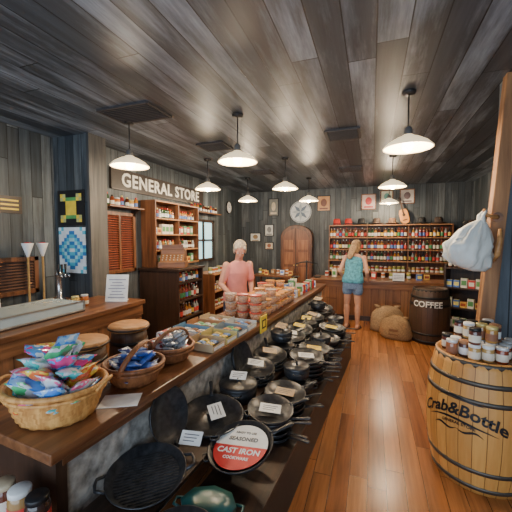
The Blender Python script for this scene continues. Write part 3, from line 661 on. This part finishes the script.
for lv in range(7):
    nl=[6,6,6,5,5,4,3][lv]; rad_=[.11,.12,.13,.11,.09,.065,.04][lv]
    for i in range(nl):
        a=2*pi*i/nl+lv*.6+rnd(-.2,.2); tl=rnd(.2,.9)
        put(P1[(i+lv*2)%6],'candy_bag','bright wrapped candy bag piled in the tan basket','candy',(bw.x+rad_*math.cos(a),bw.y+rad_*math.sin(a)*.8,bw.z+.06+lv*.042),(tl,rnd(-.25,.25),a+rnd(-.6,.6)-pi/2),'candy bags in the tan basket')
BL=[foil((.04,.1,.4),(.1,.2,.55),.3,c3=(.15,.25,.6)),foil((.03,.05,.2),(.5,.55,.6),.3)]; P2=[pouch(.09,.13,.03,i*2.3+9).mesh('snack_packet',[BL[i%2]]) for i in range(3)]
SV=[foil((.6,.62,.65),(.3,.32,.36),.25,.5),foil((.7,.7,.72),(.5,.1,.1),.25,.3)]; P3=[pouch(.09,.13,.03,i*2.9+3).mesh('snack_packet',[SV[i%2]]) for i in range(3)]
def fillb(bw,ms,label,group,r0):
    for lv in range(5):
        nl=[5,5,5,4,3][lv]
        for i in range(nl):
            a=2*pi*i/nl+lv*.7; rr=r0*[.8,.85,.85,.65,.4][lv]
            put(ms[(i+lv)%3],'snack_packet',label,'packet',(bw.x+rr*math.cos(a),bw.y+rr*math.sin(a),bw.z+.04+lv*.03),(rnd(.1,.7),rnd(-.2,.2),a-pi/2+rnd(-.5,.5)),group)
bw=L(-.21,.58,.851); basket('wicker_basket',bw,R(10),.13,.175,.11,.95,WICKD,WICKD,'brown wicker basket with hoop handle and blue packets','hoop'); fillb(bw,P2,'dark blue snack packet in the brown basket','blue packets in the brown basket',.1)
bw=L(-.25,.96,.851); basket('wicker_basket',bw,R(-15),.13,.175,.10,.95,WICKD,WICKD,'brown wicker basket with hoop handle and silver packets','hoop'); fillb(bw,P3,'silver wrapped packet in the brown basket','silver packets in the basket',.1)
put(B().bb(-.1,.1,-.07,.07,0,.002).mesh('paper_sheet',[WHITE]),'paper_sheet','white paper sheet lying on the counter edge','paper',L(-.09,.36,.851),(0,0,.5))
def tray(loc,rz,w,d,h,c,label):
    e=empty('display_tray',loc,(0,0,rz)); b=B(); t=.004
    b.bb(-w/2,w/2,-d/2,d/2,0,t);b.bb(-w/2,-w/2+t,-d/2,d/2,t,h);b.bb(w/2-t,w/2,-d/2,d/2,t,h);b.bb(-w/2+t,w/2-t,-d/2,-d/2+t,t,h*.7);b.bb(-w/2+t,w/2-t,d/2-t,d/2,t,h*1.3)
    b.obj('tray',pm(c,.6),e); b=B(); b.bb(-w*.4,w*.4,-d/2-.001,-d/2,h*.15,h*.55); b.obj('printed_label',WHITE,e); tag(e,label,'box','display trays on the counter')
    cc=random.sample([(.6,.06,.04),(.7,.45,.05),(.1,.22,.5),(.55,.53,.5),(.12,.35,.16),(.65,.25,.05),(.25,.1,.04)],2)
    mes=[pouch(.05,.075,.024,k+rnd(0,9)).mesh('snack_bar',[pm(q,.35,0,.5,50)]) for k,q in enumerate(cc)]
    nx=int((w-.02)/.055); ny=int((d-.02)/.078)
    for i in range(nx):
        for j in range(ny):
            put(mes[(i+j)%2],'snack_bar','wrapped snack lying in a cardboard display tray','snack',frame(loc,rz)@Vector(((i-(nx-1)/2)*.054,(j-(ny-1)/2)*.079,h*.55)),(rnd(-.1,.1),0,rz+rnd(-.15,.15)),'snacks in the trays')
for i,s in enumerate((1.27,1.48,1.69,1.90)):
    tray(L(-.14,s,.851),-ANG+R(90),.19,.25,.06,[(.5,.35,.2),(.6,.5,.2),(.25,.3,.35),(.65,.62,.55)][i],['tan','yellow','grey','white'][i]+' cardboard display tray of snacks on the counter')
    tray(L(-.43,s,.851),-ANG+R(90),.19,.27,.07,[(.6,.55,.5),(.15,.3,.45),(.5,.22,.1),(.6,.45,.25)][i],['white','blue','brown','tan'][i]+' cardboard display tray of snacks behind the first trays')
def tub(lidm,label):
    tb=empty('food_tub',(0,0,0)); B().lathe([(0,0),(.055,0),(.066,.08),(.064,.08),(.053,.004),(0,.004)],20).obj('tub',pm((.85,.7,.55),.12,0,.05,alpha=.25),tb)
    B().lathe([(0,.006),(.052,.006),(.062,.074),(0,.079)],18).obj('contents',pm((.85,.25,.03),.6,0,.5,60,.5),tb); B().lathe([(.0,.081),(.069,.081),(.069,.09),(.06,.092),(0,.092)],20).obj('lid',lidm,tb)
    return tag(tb,label,'tub','clear tubs on the counter')
tubs=[tub(pm((.85,.32,.05),.3,0,.35,40),'clear round tub with orange lid on the counter'),tub(pm((.8,.7,.6),.2,alpha=.45),'clear round tub of orange sweets with clear lid'),tub(pm((.65,.08,.04),.3),'clear round tub with red lid on the counter')]
used=[0,0,0]
for s in [2.2+.148*i for i in range(9)]:
    for w in(-.12,-.27,-.42):
        k=random.choice((0,0,1,2))
        for lv in range(random.choice((2,3,2))):
            p=L(w+rnd(-.003,.003),s,.851+lv*.0925)
            if not used[k]: tubs[k].location=p; used[k]=1
            else: dup(tubs[k],p)
for i in range(9):
    p=L(-.15,3.65+i*.14,.851); put(random.choice(PK),'package','small boxed goods on the long counter','package',p,(0,0,rnd(-.3,.3)),'packages on the long counter')
    if i!=7 and i!=8: put(random.choice(JAR+PK),'package','small goods standing on the long counter','package',L(-.42,3.65+i*.14,.851),(0,0,rnd(-.3,.3)),'packages on the long counter')
b=B(); b.box((0,0,0),(.012,.16,.17),0); b.bb(.006,.008,-.05,.05,-.045,.045,1); b.bb(.008,.009,-.03,.03,-.03,.03,0)
put(b.mesh('yellow_sign',[YEL,BLACK]),'yellow_sign','yellow and black square sign on the counter edge','sign',L(.007,2.12,.85),(0,0,-ANG))
e=empty('balance_scale',L(-.3,4.9,.851),(0,0,R(20))); b=B(); b.lathe([(0,0),(.1,0),(.1,.02),(.03,.04),(.016,.06),(.014,.42),(.02,.45),(0,.47)],16); b.obj('stand',BLACK,e)
b=B(); b.tube([(-.2,0,.40),(-.1,0,.43),(0,0,.44),(.1,0,.43),(.2,0,.40)],[.008,.01,.012,.01,.008],8); b.obj('beam',BLACK,e)
for sx in(-1,1):
    b=B(); b.lathe([(0,.14),(.05,.145),(.075,.17),(.073,.172),(0,.15)],18,0,Matrix.Translation((sx*.2,0,0)))
    for k in range(3): a=k*2.1; b.tube([(sx*.2,0,.40),(sx*.2+.073*math.cos(a),.073*math.sin(a),.171)],.003,5)
    b.obj('pan',BLACK,e)
tag(e,'black iron balance scale with two pans on the counter','scale')

# ------------------------------------------------------------------ cookware display
s0,s1,s2=.0,4.7,3.85
e=empty('display_bench',(-1.2,.97,0),(0,0,-ANG))
B().bb(-.045,.27,s0,s1,.45,.47).obj('bench_top',DARKW,e)
for s in (s0+.03,1.2,2.4,3.6,s1-.03):
    for w in(-.03,.25): B().bb(w-.015,w+.015,s-.015,s+.015,.0,.45).obj('leg',BLACK,e)
tag(e,'low black bench holding cast iron cookware','bench')
e=empty('display_platform',(-1.2,.97,0),(0,0,-ANG))
B().bb(.275,.66,s0,s2,.32,.34).obj('platform_top',DARKW,e); B().bb(.64,.66,s0,s2,.0,.32).obj('front_board',pm((.03,.026,.022),.5),e)
for s in (s0+.03,1.2,2.4,s2-.03): B().bb(.275,.3,s-.015,s+.015,.0,.32).obj('leg',BLACK,e)
tag(e,'low black platform holding cast iron pans','platform')
def skillet(r,mat=IRON,handle=True,deep=.045,ridges=False,label='black cast iron skillet with a handle'):
    e=empty('skillet'); 
    B().lathe([(0,0),(r*.82,0),(r*.86,.004),(r,deep),(r*.97,deep+.001),(r*.83,.008),(0,.006)],40).obj('pan',mat,e)
    if ridges:
        b=B(); y=-r*.75
        while y<r*.76:
            x=math.sqrt(max(0,(r*.8)**2-y*y)); b.bb(-x,x,y-.003,y+.003,.006,.011); y+=.018
        b.obj('ridges',mat,e)
    if handle:
        b=B(); b.tube([(r*.93,0,deep-.008),(r+.03,0,deep-.004),(r+.08,0,deep+.004),(r+.13,0,deep+.008),(r+.145,0,deep+.008)],[.02,.012,.013,.017,.012],10,0,None,flat=.45); b.obj('handle',mat,e)
        b=B(); b.tube([(-r*.95,-.03,deep-.006),(-r-.02,-.025,deep-.004),(-r-.026,0,deep-.003),(-r-.02,.025,deep-.004),(-r*.95,.03,deep-.006)],.006,8); b.obj('helper_handle',mat,e)
    else:
        for sx in(-1,1): B().tube([(sx*r*.96,-.05,deep-.006),(sx*(r+.035),-.035,deep),(sx*(r+.04),0,deep+.002),(sx*(r+.035),.035,deep),(sx*r*.96,.05,deep-.006)],.008,8).obj('loop_handle',mat,e)
    tag(e,label,'skillet','cast iron cookware on display'); return e
def setp(o,w,s,z,rot): o.location=L(w,s,z); o.rotation_euler=rot; return o
def card(loc,rot,w,h,mat,label):
    b=B(); b.bb(-w/2,w/2,-h/2,h/2,0,.0015,0)
    for i in range(3): b.bb(-w*.35,w*.35*(1-.25*i),h*.2-i*h*.22,h*.26-i*h*.22,.0015,.002,1)
    put(b.mesh('price_card',[mat,pm((.1,.1,.12))]),'price_card',label,'card',loc,rot,'price cards on the cookware')
p=skillet(.2,IRON2,False,.04,True,label='large round black grill pan with loop handles'); setp(p,.115,.33,.50,tilt(-70,8,40))
p=skillet(.21,IRON2,True,.045,label='large shallow black cast iron pan'); setp(p,.135,.93,.50,tilt(-60,9,120))
p=skillet(.2,IRON,True,.045,label='black cast iron pan with round red and white label'); setp(p,.44,.76,.47,tilt(240,13,35))
lb=B(); rr=.165
top=[(rr*math.cos(a),rr*math.sin(a)) for a in [pi*i/20 for i in range(21)]]; bot=[(rr*math.cos(a),rr*math.sin(a)) for a in [pi+pi*i/20 for i in range(21)]]
lb.prism(top,.0,.002,0); lb.prism(bot,0,.002,1)
lo=lb.obj('round_label',[pm((.8,.78,.72),.5),pm((.6,.02,.02),.45)],p,(0,0,.03),(0,0,R(-35)))
for txt,sz,y,mt in (('CAST IRON',.052,-.04,WHITE),('COOKWARE',.027,-.088,WHITE),('SEASONED',.038,.05,pm((.1,.1,.1))),('READY TO USE',.02,.1,pm((.1,.1,.1)))):
    me=textmesh(txt,sz,mt,.0006,True); mobj('lettering',me,lo,(0,y,.003))
TL=pm((.02,.1,.1),.3,name='teal_enamel')
e=empty('roasting_pan',L(.45,.38,.341),(0,0,R(10))); b=B(); 
b.loft([((0,0,0),.12,.085),((0,0,.004),.125,.09),((0,0,.1),.14,.105)],8); b.obj('pan',TL,e)
for sx in(-1,1): B().tube([(sx*.13,-.03,.09),(sx*.17,-.02,.095),(sx*.17,.02,.095),(sx*.13,.03,.09)],.007,8).obj('loop_handle',TL,e)
B().loft([((0,0,.1),.142,.107),((0,0,.112),.14,.105),((0,0,.13),.07,.05)],8).obj('lid',TL,e); tag(e,'dark teal enamel roasting pan with lid','pan')
def dutch(r,h,label,mat=IRON):
    e=empty('dutch_oven'); B().lathe([(0,0),(r*.85,0),(r*.93,.01),(r,h),(r*.95,h),(r*.88,.02),(0,.012)],32).obj('pot',mat,e)
    B().lathe([(r*1.02,h+.001),(r*1.03,h+.012),(r*.9,h+.024),(r*.4,h+.038),(0,h+.04)],32).obj('lid',mat,e)
    B().tube([(-.035,0,h+.03),(-.03,0,h+.06),(.03,0,h+.06),(.035,0,h+.03)],.008,8).obj('lid_handle',mat,e)
    for sx in(-1,1): B().tube([(sx*r*.95,-.04,h-.02),(sx*(r+.03),-.03,h-.018),(sx*(r+.03),.03,h-.018),(sx*r*.95,.04,h-.02)],.007,8).obj('loop_handle',mat,e)
    return tag(e,label,'pot','cast iron cookware on display')
d1=dutch(.15,.1,'wide black cast iron dutch oven with lid'); d1h=.166
d2=dutch(.115,.08,'small black cast iron dutch oven with lid',IRON2)
sk1=skillet(.165,IRON2,True,.04,label='wide grey-black cast iron skillet')
sk2=skillet(.16,IRON,True,.04,label='wide black cast iron skillet in a low stack')
sk3=skillet(.135,IRON2,True,.035,label='small grey-black seasoned skillet in a low stack')
first={}
def place(o,loc,rot):
    if o.name in first: return dup(o,loc,rot)
    first[o.name]=1; o.location=loc; o.rotation_euler=rot; return o
cards=[WHITE,YEL,WHITE,pm((.5,.35,.2)),YEL]; cn=['white','yellow','white','tan','yellow']
# bench row
for i,k in enumerate('DTTDTTDTDT'):
    s=1.32+i*.335
    if k=='D':
        place(d1,L(.13,s,.471),(0,0,rnd(0,3)))
        if i in(3,8): place(d2,L(.13,s,.471+d1h),(0,0,rnd(0,3)))
        card(L(.13,s,.471+d1h+(.146 if i in(3,8) else 0)+.01),(R(25),0,R(rnd(-30,30))),.13,.08,cards[i%5],cn[i%5]+' price card propped on a dutch oven')
    else:
        a=rnd(20,120)
        for n_ in range(3): place(sk1,L(.13,s,.475+n_*.042),tilt(-60+rnd(-10,10),4+n_*3,a+n_*14))
        card(L(.13,s,.63),(R(10),R(8),R(rnd(-20,40))),.14,.095,cards[(i+1)%5],cn[(i+1)%5]+' price card lying in a skillet')
# platform row
for i,k in enumerate('SSDSSDSSD'):
    s=1.17+i*.315
    if k=='S':
        nn=random.choice((3,4,5)); base=rnd(-35,25); o=sk2 if i%2 else sk3; st_=.041 if o is sk2 else .036
        for n_ in range(nn): place(o,L(.47+rnd(-.012,.012),s+rnd(-.01,.01),.341+n_*st_),(0,0,R(base+rnd(-22,22))))
        place(sk1,L(.46,s,.350+nn*st_),tilt(-60,7,base+rnd(-40,40)))
        card(L(.46,s,.385+nn*st_),(R(5),R(4),R(rnd(-40,20))),.15,.1,cards[(i+2)%5],cn[(i+2)%5]+' printed price card lying on stacked skillets')
    else:
        place(d1,L(.46,s,.341),(0,0,rnd(0,3))); place(d2,L(.46,s,.341+d1h),(0,0,rnd(0,3)))
for n_ in range(4): place(sk2,L(.47,.13,.341+n_*.041),(0,0,R(-30+n_*9)))
for s in (.63,1.62): place(sk1,L(-.015,s,.65),(0,R(74),-ANG+rnd(-.05,.05)))
# pans on the floor in front of the platform
for i,s in enumerate((.62,1.5,2.3,3.1)): pass
card(L(.18,.62,.56),(R(35),0,R(10)),.13,.08,WHITE,'white printed price card propped on the cookware')
card(L(.15,.95,.55),(R(8),R(10),R(-50)),.15,.1,WHITE,'white printed price card lying in a pan')

e=empty('jar_stand',(-1.25,.78,0)); B().bb(-.35,.1,-.16,.13,.54,.57).obj('top',DARKW,e)
for x in(-.32,.07):
    for y in(-.13,.10): B().bb(x-.015,x+.015,y-.015,y+.015,0,.54).obj('leg',DARKZ,e)
tag(e,'small dark wooden stand for jars beside the counter','stand')
MJ=[]
for i,c in enumerate([(.12,.03,.015),(.35,.2,.07),(.04,.02,.015)]):
    b=B(); r=.045;h=.15; b.lathe([(0,0),(r*.9,0),(r,.01),(r,h*.75),(r*.85,h*.86)],20,0); b.lathe([(r*.8,h*.84),(r*.92,h*.86),(r*.92,h*.98),(r*.88,h),(0,h)],20,1); b.lathe([(r*1.015,.03),(r*1.015,.09)],20,2); MJ.append(b.mesh('mason_jar',[pm(c,.1,coat=.5),[pm((.55,.45,.3),.4),WHITE,BLACK][i],LB[1 if i else 0]]))
for k,x in enumerate((-1.42,-1.32,-1.22)):
    put(MJ[k%3],'mason_jar','glass mason jar with round lid on the small stand','jar',(x,.84,.571),(0,0,k),'mason jars on the stand')

# ------------------------------------------------------------------ people
def capsule(b,p0,p1,r0,r1,n=12):
    p0,p1=Vector(p0),Vector(p1); b.tube([p0,p1],[r0,r1],n); b.ell(p0,(r0,)*3,n,8); b.ell(p1,(r1,)*3,n,8)
def hand(b,w,d,side,curl=.35,s=1.0,th=1):
    d=Vector(d).normalized(); side=Vector(side); side=(side-d*side.dot(d)).normalized(); nrm=d.cross(side)
    w=Vector(w)
    for k in(-1.2,-.4,.4,1.2): capsule(b,w+d*.01+side*.012*k*s,w+d*.08*s+side*.019*k*s,.014*s,.0115*s,8)
    for k,ln in((-1.3,.06),(-.45,.075),(.45,.07),(1.3,.052)):
        a=w+d*.085*s+side*.0195*k*s; c=a+(d+nrm*curl*.4).normalized()*ln*.5*s; e_=c+(d+nrm*curl*1.6).normalized()*ln*.5*s
        capsule(b,a,c,.009*s,.0085*s,8); capsule(b,c,e_,.0085*s,.007*s,8)
    a=w+d*.025*s-side*.022*s*th; c=a+(d*.6-side*.8*th+nrm*.3).normalized()*.04*s; capsule(b,a,c,.012*s,.010*s,8); capsule(b,c,c+(d-side*.25*th+nrm*.3).normalized()*.03*s,.010*s,.008*s,8)
def body_mesh(arms,lean,skin,female,headturn,hz,headdown,stance):
    b=B()
    def q(p):
        p=Vector(p); 
        if p.z>.93: p.y+=lean*(p.z-.93); p.z-=lean*lean*.4*(p.z-.93)
        return p
    sw=.155 if female else .18; hw=.165 if female else .16
    secs=[((0,0,.80),.13,.09),((0,0,.86),hw,.11),((0,0,.93),hw*.98,.11),((0,0,1.03),.125 if female else .15,.09 if female else .115),((0,0,1.12),.128 if female else .155,.09 if female else .12),((0,0,1.22),.148 if female else .165,.1 if female else .12),((0,0,1.31),sw,.09),((0,0,1.37),sw*.72,.072),((0,0,1.40),.07,.06)]
    b.loft([(q(c),rx,ry) for c,rx,ry in secs],24)
    capsule(b,q((0,0,1.38)),q((0,.01,1.48)),.055,.05)
    for sx in(-1,1):
        x=stance*sx; capsule(b,(sx*.082,0,.86),(x*.97,.0,.5),.088,.06,16); capsule(b,(x*.97,0,.5),(x,.0,.46),.06,.055,14); capsule(b,(x,-.008,.42),(x,-.015,.32),.054,.055,14); capsule(b,(x,-.015,.32),(x,-.02,.09),.054,.036,14)
        capsule(b,(x,-.02,.07),(x,-.045,.04),.038,.034); capsule(b,(x,-.03,.038),(x*1.08,.12,.026),.034,.026)
        for t in range(5): capsule(b,(x*1.08+(t-2)*.013,.12,.02),(x*1.08+(t-2)*.014,.15-.006*abs(t-1.5),.014),.0115,.009,8)
    for (sh,el,wr,hd,sd,th) in arms:
        capsule(b,q(sh),q(el),.05,.04,14); capsule(b,q(el),q(wr),.04,.027,14); hand(b,q(wr),hd,sd,.4,1.0,th)
    M0=Matrix.Translation(q((0,.02,hz)))@Matrix.Rotation(headturn,4,'Z')@Matrix.Rotation(-headdown,4,'X')
    b.ell((0,-.01,.03),(.076,.095,.09),20,14,0,M0); b.ell((0,.022,-.035),(.055,.065,.07),16,12,0,M0); b.ell((0,.055,-.085),(.026,.024,.02),10,8,0,M0)
    b.ell((0,.092,-.02),(.013,.02,.024),10,8,0,M0); b.ell((0,.088,.0),(.009,.012,.03),8,8,0,M0); b.ell((0,.08,-.055),(.024,.012,.007),10,6,0,M0); b.ell((0,.08,-.066),(.02,.012,.006),10,6,0,M0)
    for sx in(-1,1): b.ell((sx*.076,-.005,-.012),(.01,.018,.03),8,8,0,M0); b.ell((sx*.03,.078,.028),(.022,.01,.008),8,6,0,M0)
    me=remesh(b,.0055,'body',[skin,WHITE,pm((.05,.03,.02),.3),pm((.5,.15,.13),.5)])
    x=B(); 
    for sx in(-1,1): x.ell((sx*.031,.078,.008),(.013,.009,.008),10,8,1,M0); x.ell((sx*.031,.086,.008),(.0055,.003,.0055),8,6,2,M0)
    x.ell((0,.09,-.06),(.02,.004,.006),10,6,3,M0)
    import bmesh
    bm=bmesh.new(); bm.from_mesh(me); tmp=x.mesh('x',[]); bm.from_mesh(tmp); bm.to_mesh(me); bm.free()
    return me,q,M0
PL=(-1.79,4.1,0); skinA=pm((.64,.31,.21),.5,0,.08,20,name='skin'); PINK=pm((.75,.28,.24),.8,0,.08,12,name='pink_cotton')
arms=[((-.17,0,1.345),(-.22,.0,1.09),(-.16,.18,.95),(0.4,1,-.35),(1,0,0),-1),((.17,0,1.345),(.24,.04,1.09),(.16,.22,.96),(-.4,1,-.35),(-1,0,0),-1)]
me,q,M0=body_mesh(arms,.24,skinA,True,R(-18),1.545,R(32),.11)
e=empty('person',PL,(0,0,R(225))); e.scale=(1,1,1.02); mobj('body',me,e)
b=B(); b.loft([(q(c),rx,ry) for c,rx,ry in [((0,0,.84),.178,.135),((0,0,.93),.178,.138),((0,0,1.05),.152,.125),((0,0,1.15),.152,.122),((0,0,1.24),.162,.125),((0,0,1.32),.158,.1),((0,0,1.38),.105,.08),((0,0,1.40),.075,.068)]],28)
for sx in(-1,1): capsule(b,q((sx*.155,0,1.325)),q((sx*.20,.015,1.16)),.058,.056,14)
mobj('shirt',remesh(b,.008,'shirt',[PINK]),e)
b=B(); b.loft([((0,0,.74),.17,.12),((0,0,.86),.176,.125),((0,0,.96),.165,.12)],24)
for sx in(-1,1): capsule(b,(sx*.085,0,.82),(sx*.108,0,.48),.092,.075,14); capsule(b,(sx*.108,0,.48),(sx*.11,-.015,.12),.075,.062,14)
mobj('trousers',remesh(b,.01,'trousers',[pm((.05,.06,.1),.8)]),e)
b=B(); b.ell((0,-.032,.05),(.086,.095,.085),20,14,0,M0,lambda r,i,j:r*(1+.08*math.sin(i*2.3+j*1.9))); b.ell((0,-.07,-.03),(.074,.045,.07),16,10,0,M0)
for k in range(7): b.ell((-.06+k*.02,.035+.012*math.cos(k*2),.092-.012*abs(k-3)*.6),(.02,.034,.02),8,6,0,M0)
for sx in(-1,1): b.ell((sx*.074,-.02,-.01),(.018,.036,.05),8,8,0,M0)
mobj('hair',remesh(b,.006,'hair',[pm((.5,.42,.32),.8,0,.4,60,.8)]),e)
for sx in(-1,1): 
    b=B(); b.ell((sx*.118,.045,.032),(.05,.13,.034),14,10); mobj('shoe',remesh(b,.008,'shoe',[BLACK]),e)
tag(e,'person with short pale hair and pink t-shirt behind the counter','person')
skinB=pm((.6,.31,.2),.45,0,.08,20,name='skin_tan')
PL=(-.33,6.33,0)
arms=[((.165,0,1.325),(.24,.02,1.06),(.22,.2,.885),(.1,1,-.05),(1,0,0),1),((-.165,0,1.325),(-.25,-.02,1.06),(-.2,.16,.9),(.2,1,-.15),(1,0,0),-1)]
me,q,M0=body_mesh(arms,.3,skinB,True,R(-15),1.53,R(32),.10)
e=empty('person',PL,(0,0,R(-12))); e.scale=(1.03,1.03,1.03); mobj('body',me,e)
TEAL=pm((.07,.28,.38),.8,0,.5,25,name='teal_fabric')
b=B(); b.loft([(q(c),rx,ry) for c,rx,ry in [((0,0,.86),.2,.145),((0,0,.93),.195,.14),((0,0,1.04),.165,.12),((0,0,1.14),.165,.12),((0,0,1.24),.168,.122),((0,0,1.32),.15,.1),((0,0,1.36),.1,.075)]],28)
mobj('top',remesh(b,.008,'top',[TEAL]),e)
b=B(); b.loft([((0,0,.74),.17,.12),((0,0,.82),.182,.13),((0,0,.95),.172,.125)],24)
for sx in(-1,1): capsule(b,(sx*.085,0,.82),(sx*.093,0,.70),.1,.096,14)
mobj('shorts',remesh(b,.009,'shorts',[pm((.14,.22,.36),.8,0,.3,40)]),e)
b=B(); b.ell((0,-.025,.035),(.09,.105,.1),20,14,0,M0); b.ell((0,-.075,-.08),(.08,.05,.13),16,12,0,M0); b.ell((0,-.09,-.2),(.07,.035,.12),14,10,0,M0)
for sx in(-1,1): b.ell((sx*.07,-.02,-.05),(.025,.05,.11),10,8,0,M0)
mobj('hair',remesh(b,.007,'hair',[wood((.15,.08,.035),(.42,.26,.13),2,3,.6)]),e)
for sx in(-1,1):
    b=B(); b.ell((sx*.104,.045,.006),(.045,.13,.008),14,6); b.tube([(sx*.104-.042,.06,.01),(sx*.104-.03,.07,.055),(sx*.106,.07,.068),(sx*.104+.03,.07,.055),(sx*.104+.042,.06,.01)],.008,8,flat=1.4); b.obj('sandal',pm((.1,.05,.03),.6),e)
tag(e,'person in teal top and denim shorts leaning toward the counter','person')

M6=shelving('floor_display','brown wooden display stand with jars near the clerk',(-2.95,6.5,0),R(90),1.6,.5,0,1.0,[.3,.65,1.0],SHELFW,True,1,sidemat=BROWNZ)
for xa,xb in((-.74,-.08),(.08,.74)):
    for z in(.3,.65,1.0): row(JAR if z!=.65 else PK,'jar','preserve jar on the wooden display stand','jar',M6,xa,xb,.12,.12,z,'goods on the display stand')
e=empty('side_table',(-2.35,7.9,0)); B().bb(-.5,.5,-.3,.3,.76,.8).obj('table_top',TOPX,e)
for x in(-.46,.46):
    for y in(-.26,.26): B().bb(x-.025,x+.025,y-.025,y+.025,0,.76).obj('leg',BROWNZ,e)
tag(e,'brown wooden table with goods near the arched cabinet','table')
for i in range(8): put(random.choice(PK+JAR),'package','small goods on the brown table','package',(-2.75+i*.12,7.8+rnd(-.1,.15),.801),(0,0,rnd(-.5,.5)),'goods on the brown table')

# ------------------------------------------------------------------ world + added front fill in place of shop-front daylight + camera
w=bpy.data.worlds.new('w'); bpy.context.scene.world=w; w.use_nodes=True
bg=w.node_tree.nodes['Background']; bg.inputs[0].default_value=(.62,.78,1,1); bg.inputs[1].default_value=1.9
ad=bpy.data.lights.new('added_front_fill','AREA'); ad.shape='RECTANGLE'; ad.size=6; ad.size_y=2.6; ad.energy=130; ad.color=(.7,.85,1)  # added unseen area fill behind the camera, standing in for daylight
ao=bpy.data.objects.new('added_front_fill',ad); COL.objects.link(ao); ao.location=(-.9,-2.1,1.5); ao.rotation_euler=(R(93),0,0)
cd=bpy.data.cameras.new('camera'); co=bpy.data.objects.new('camera',cd); COL.objects.link(co)
cd.sensor_width=36; cd.lens=22.5; cd.clip_start=.05; co.location=(0,0,1.73); co.rotation_euler=(R(86.78),0,R(19.9))
bpy.context.scene.camera=co
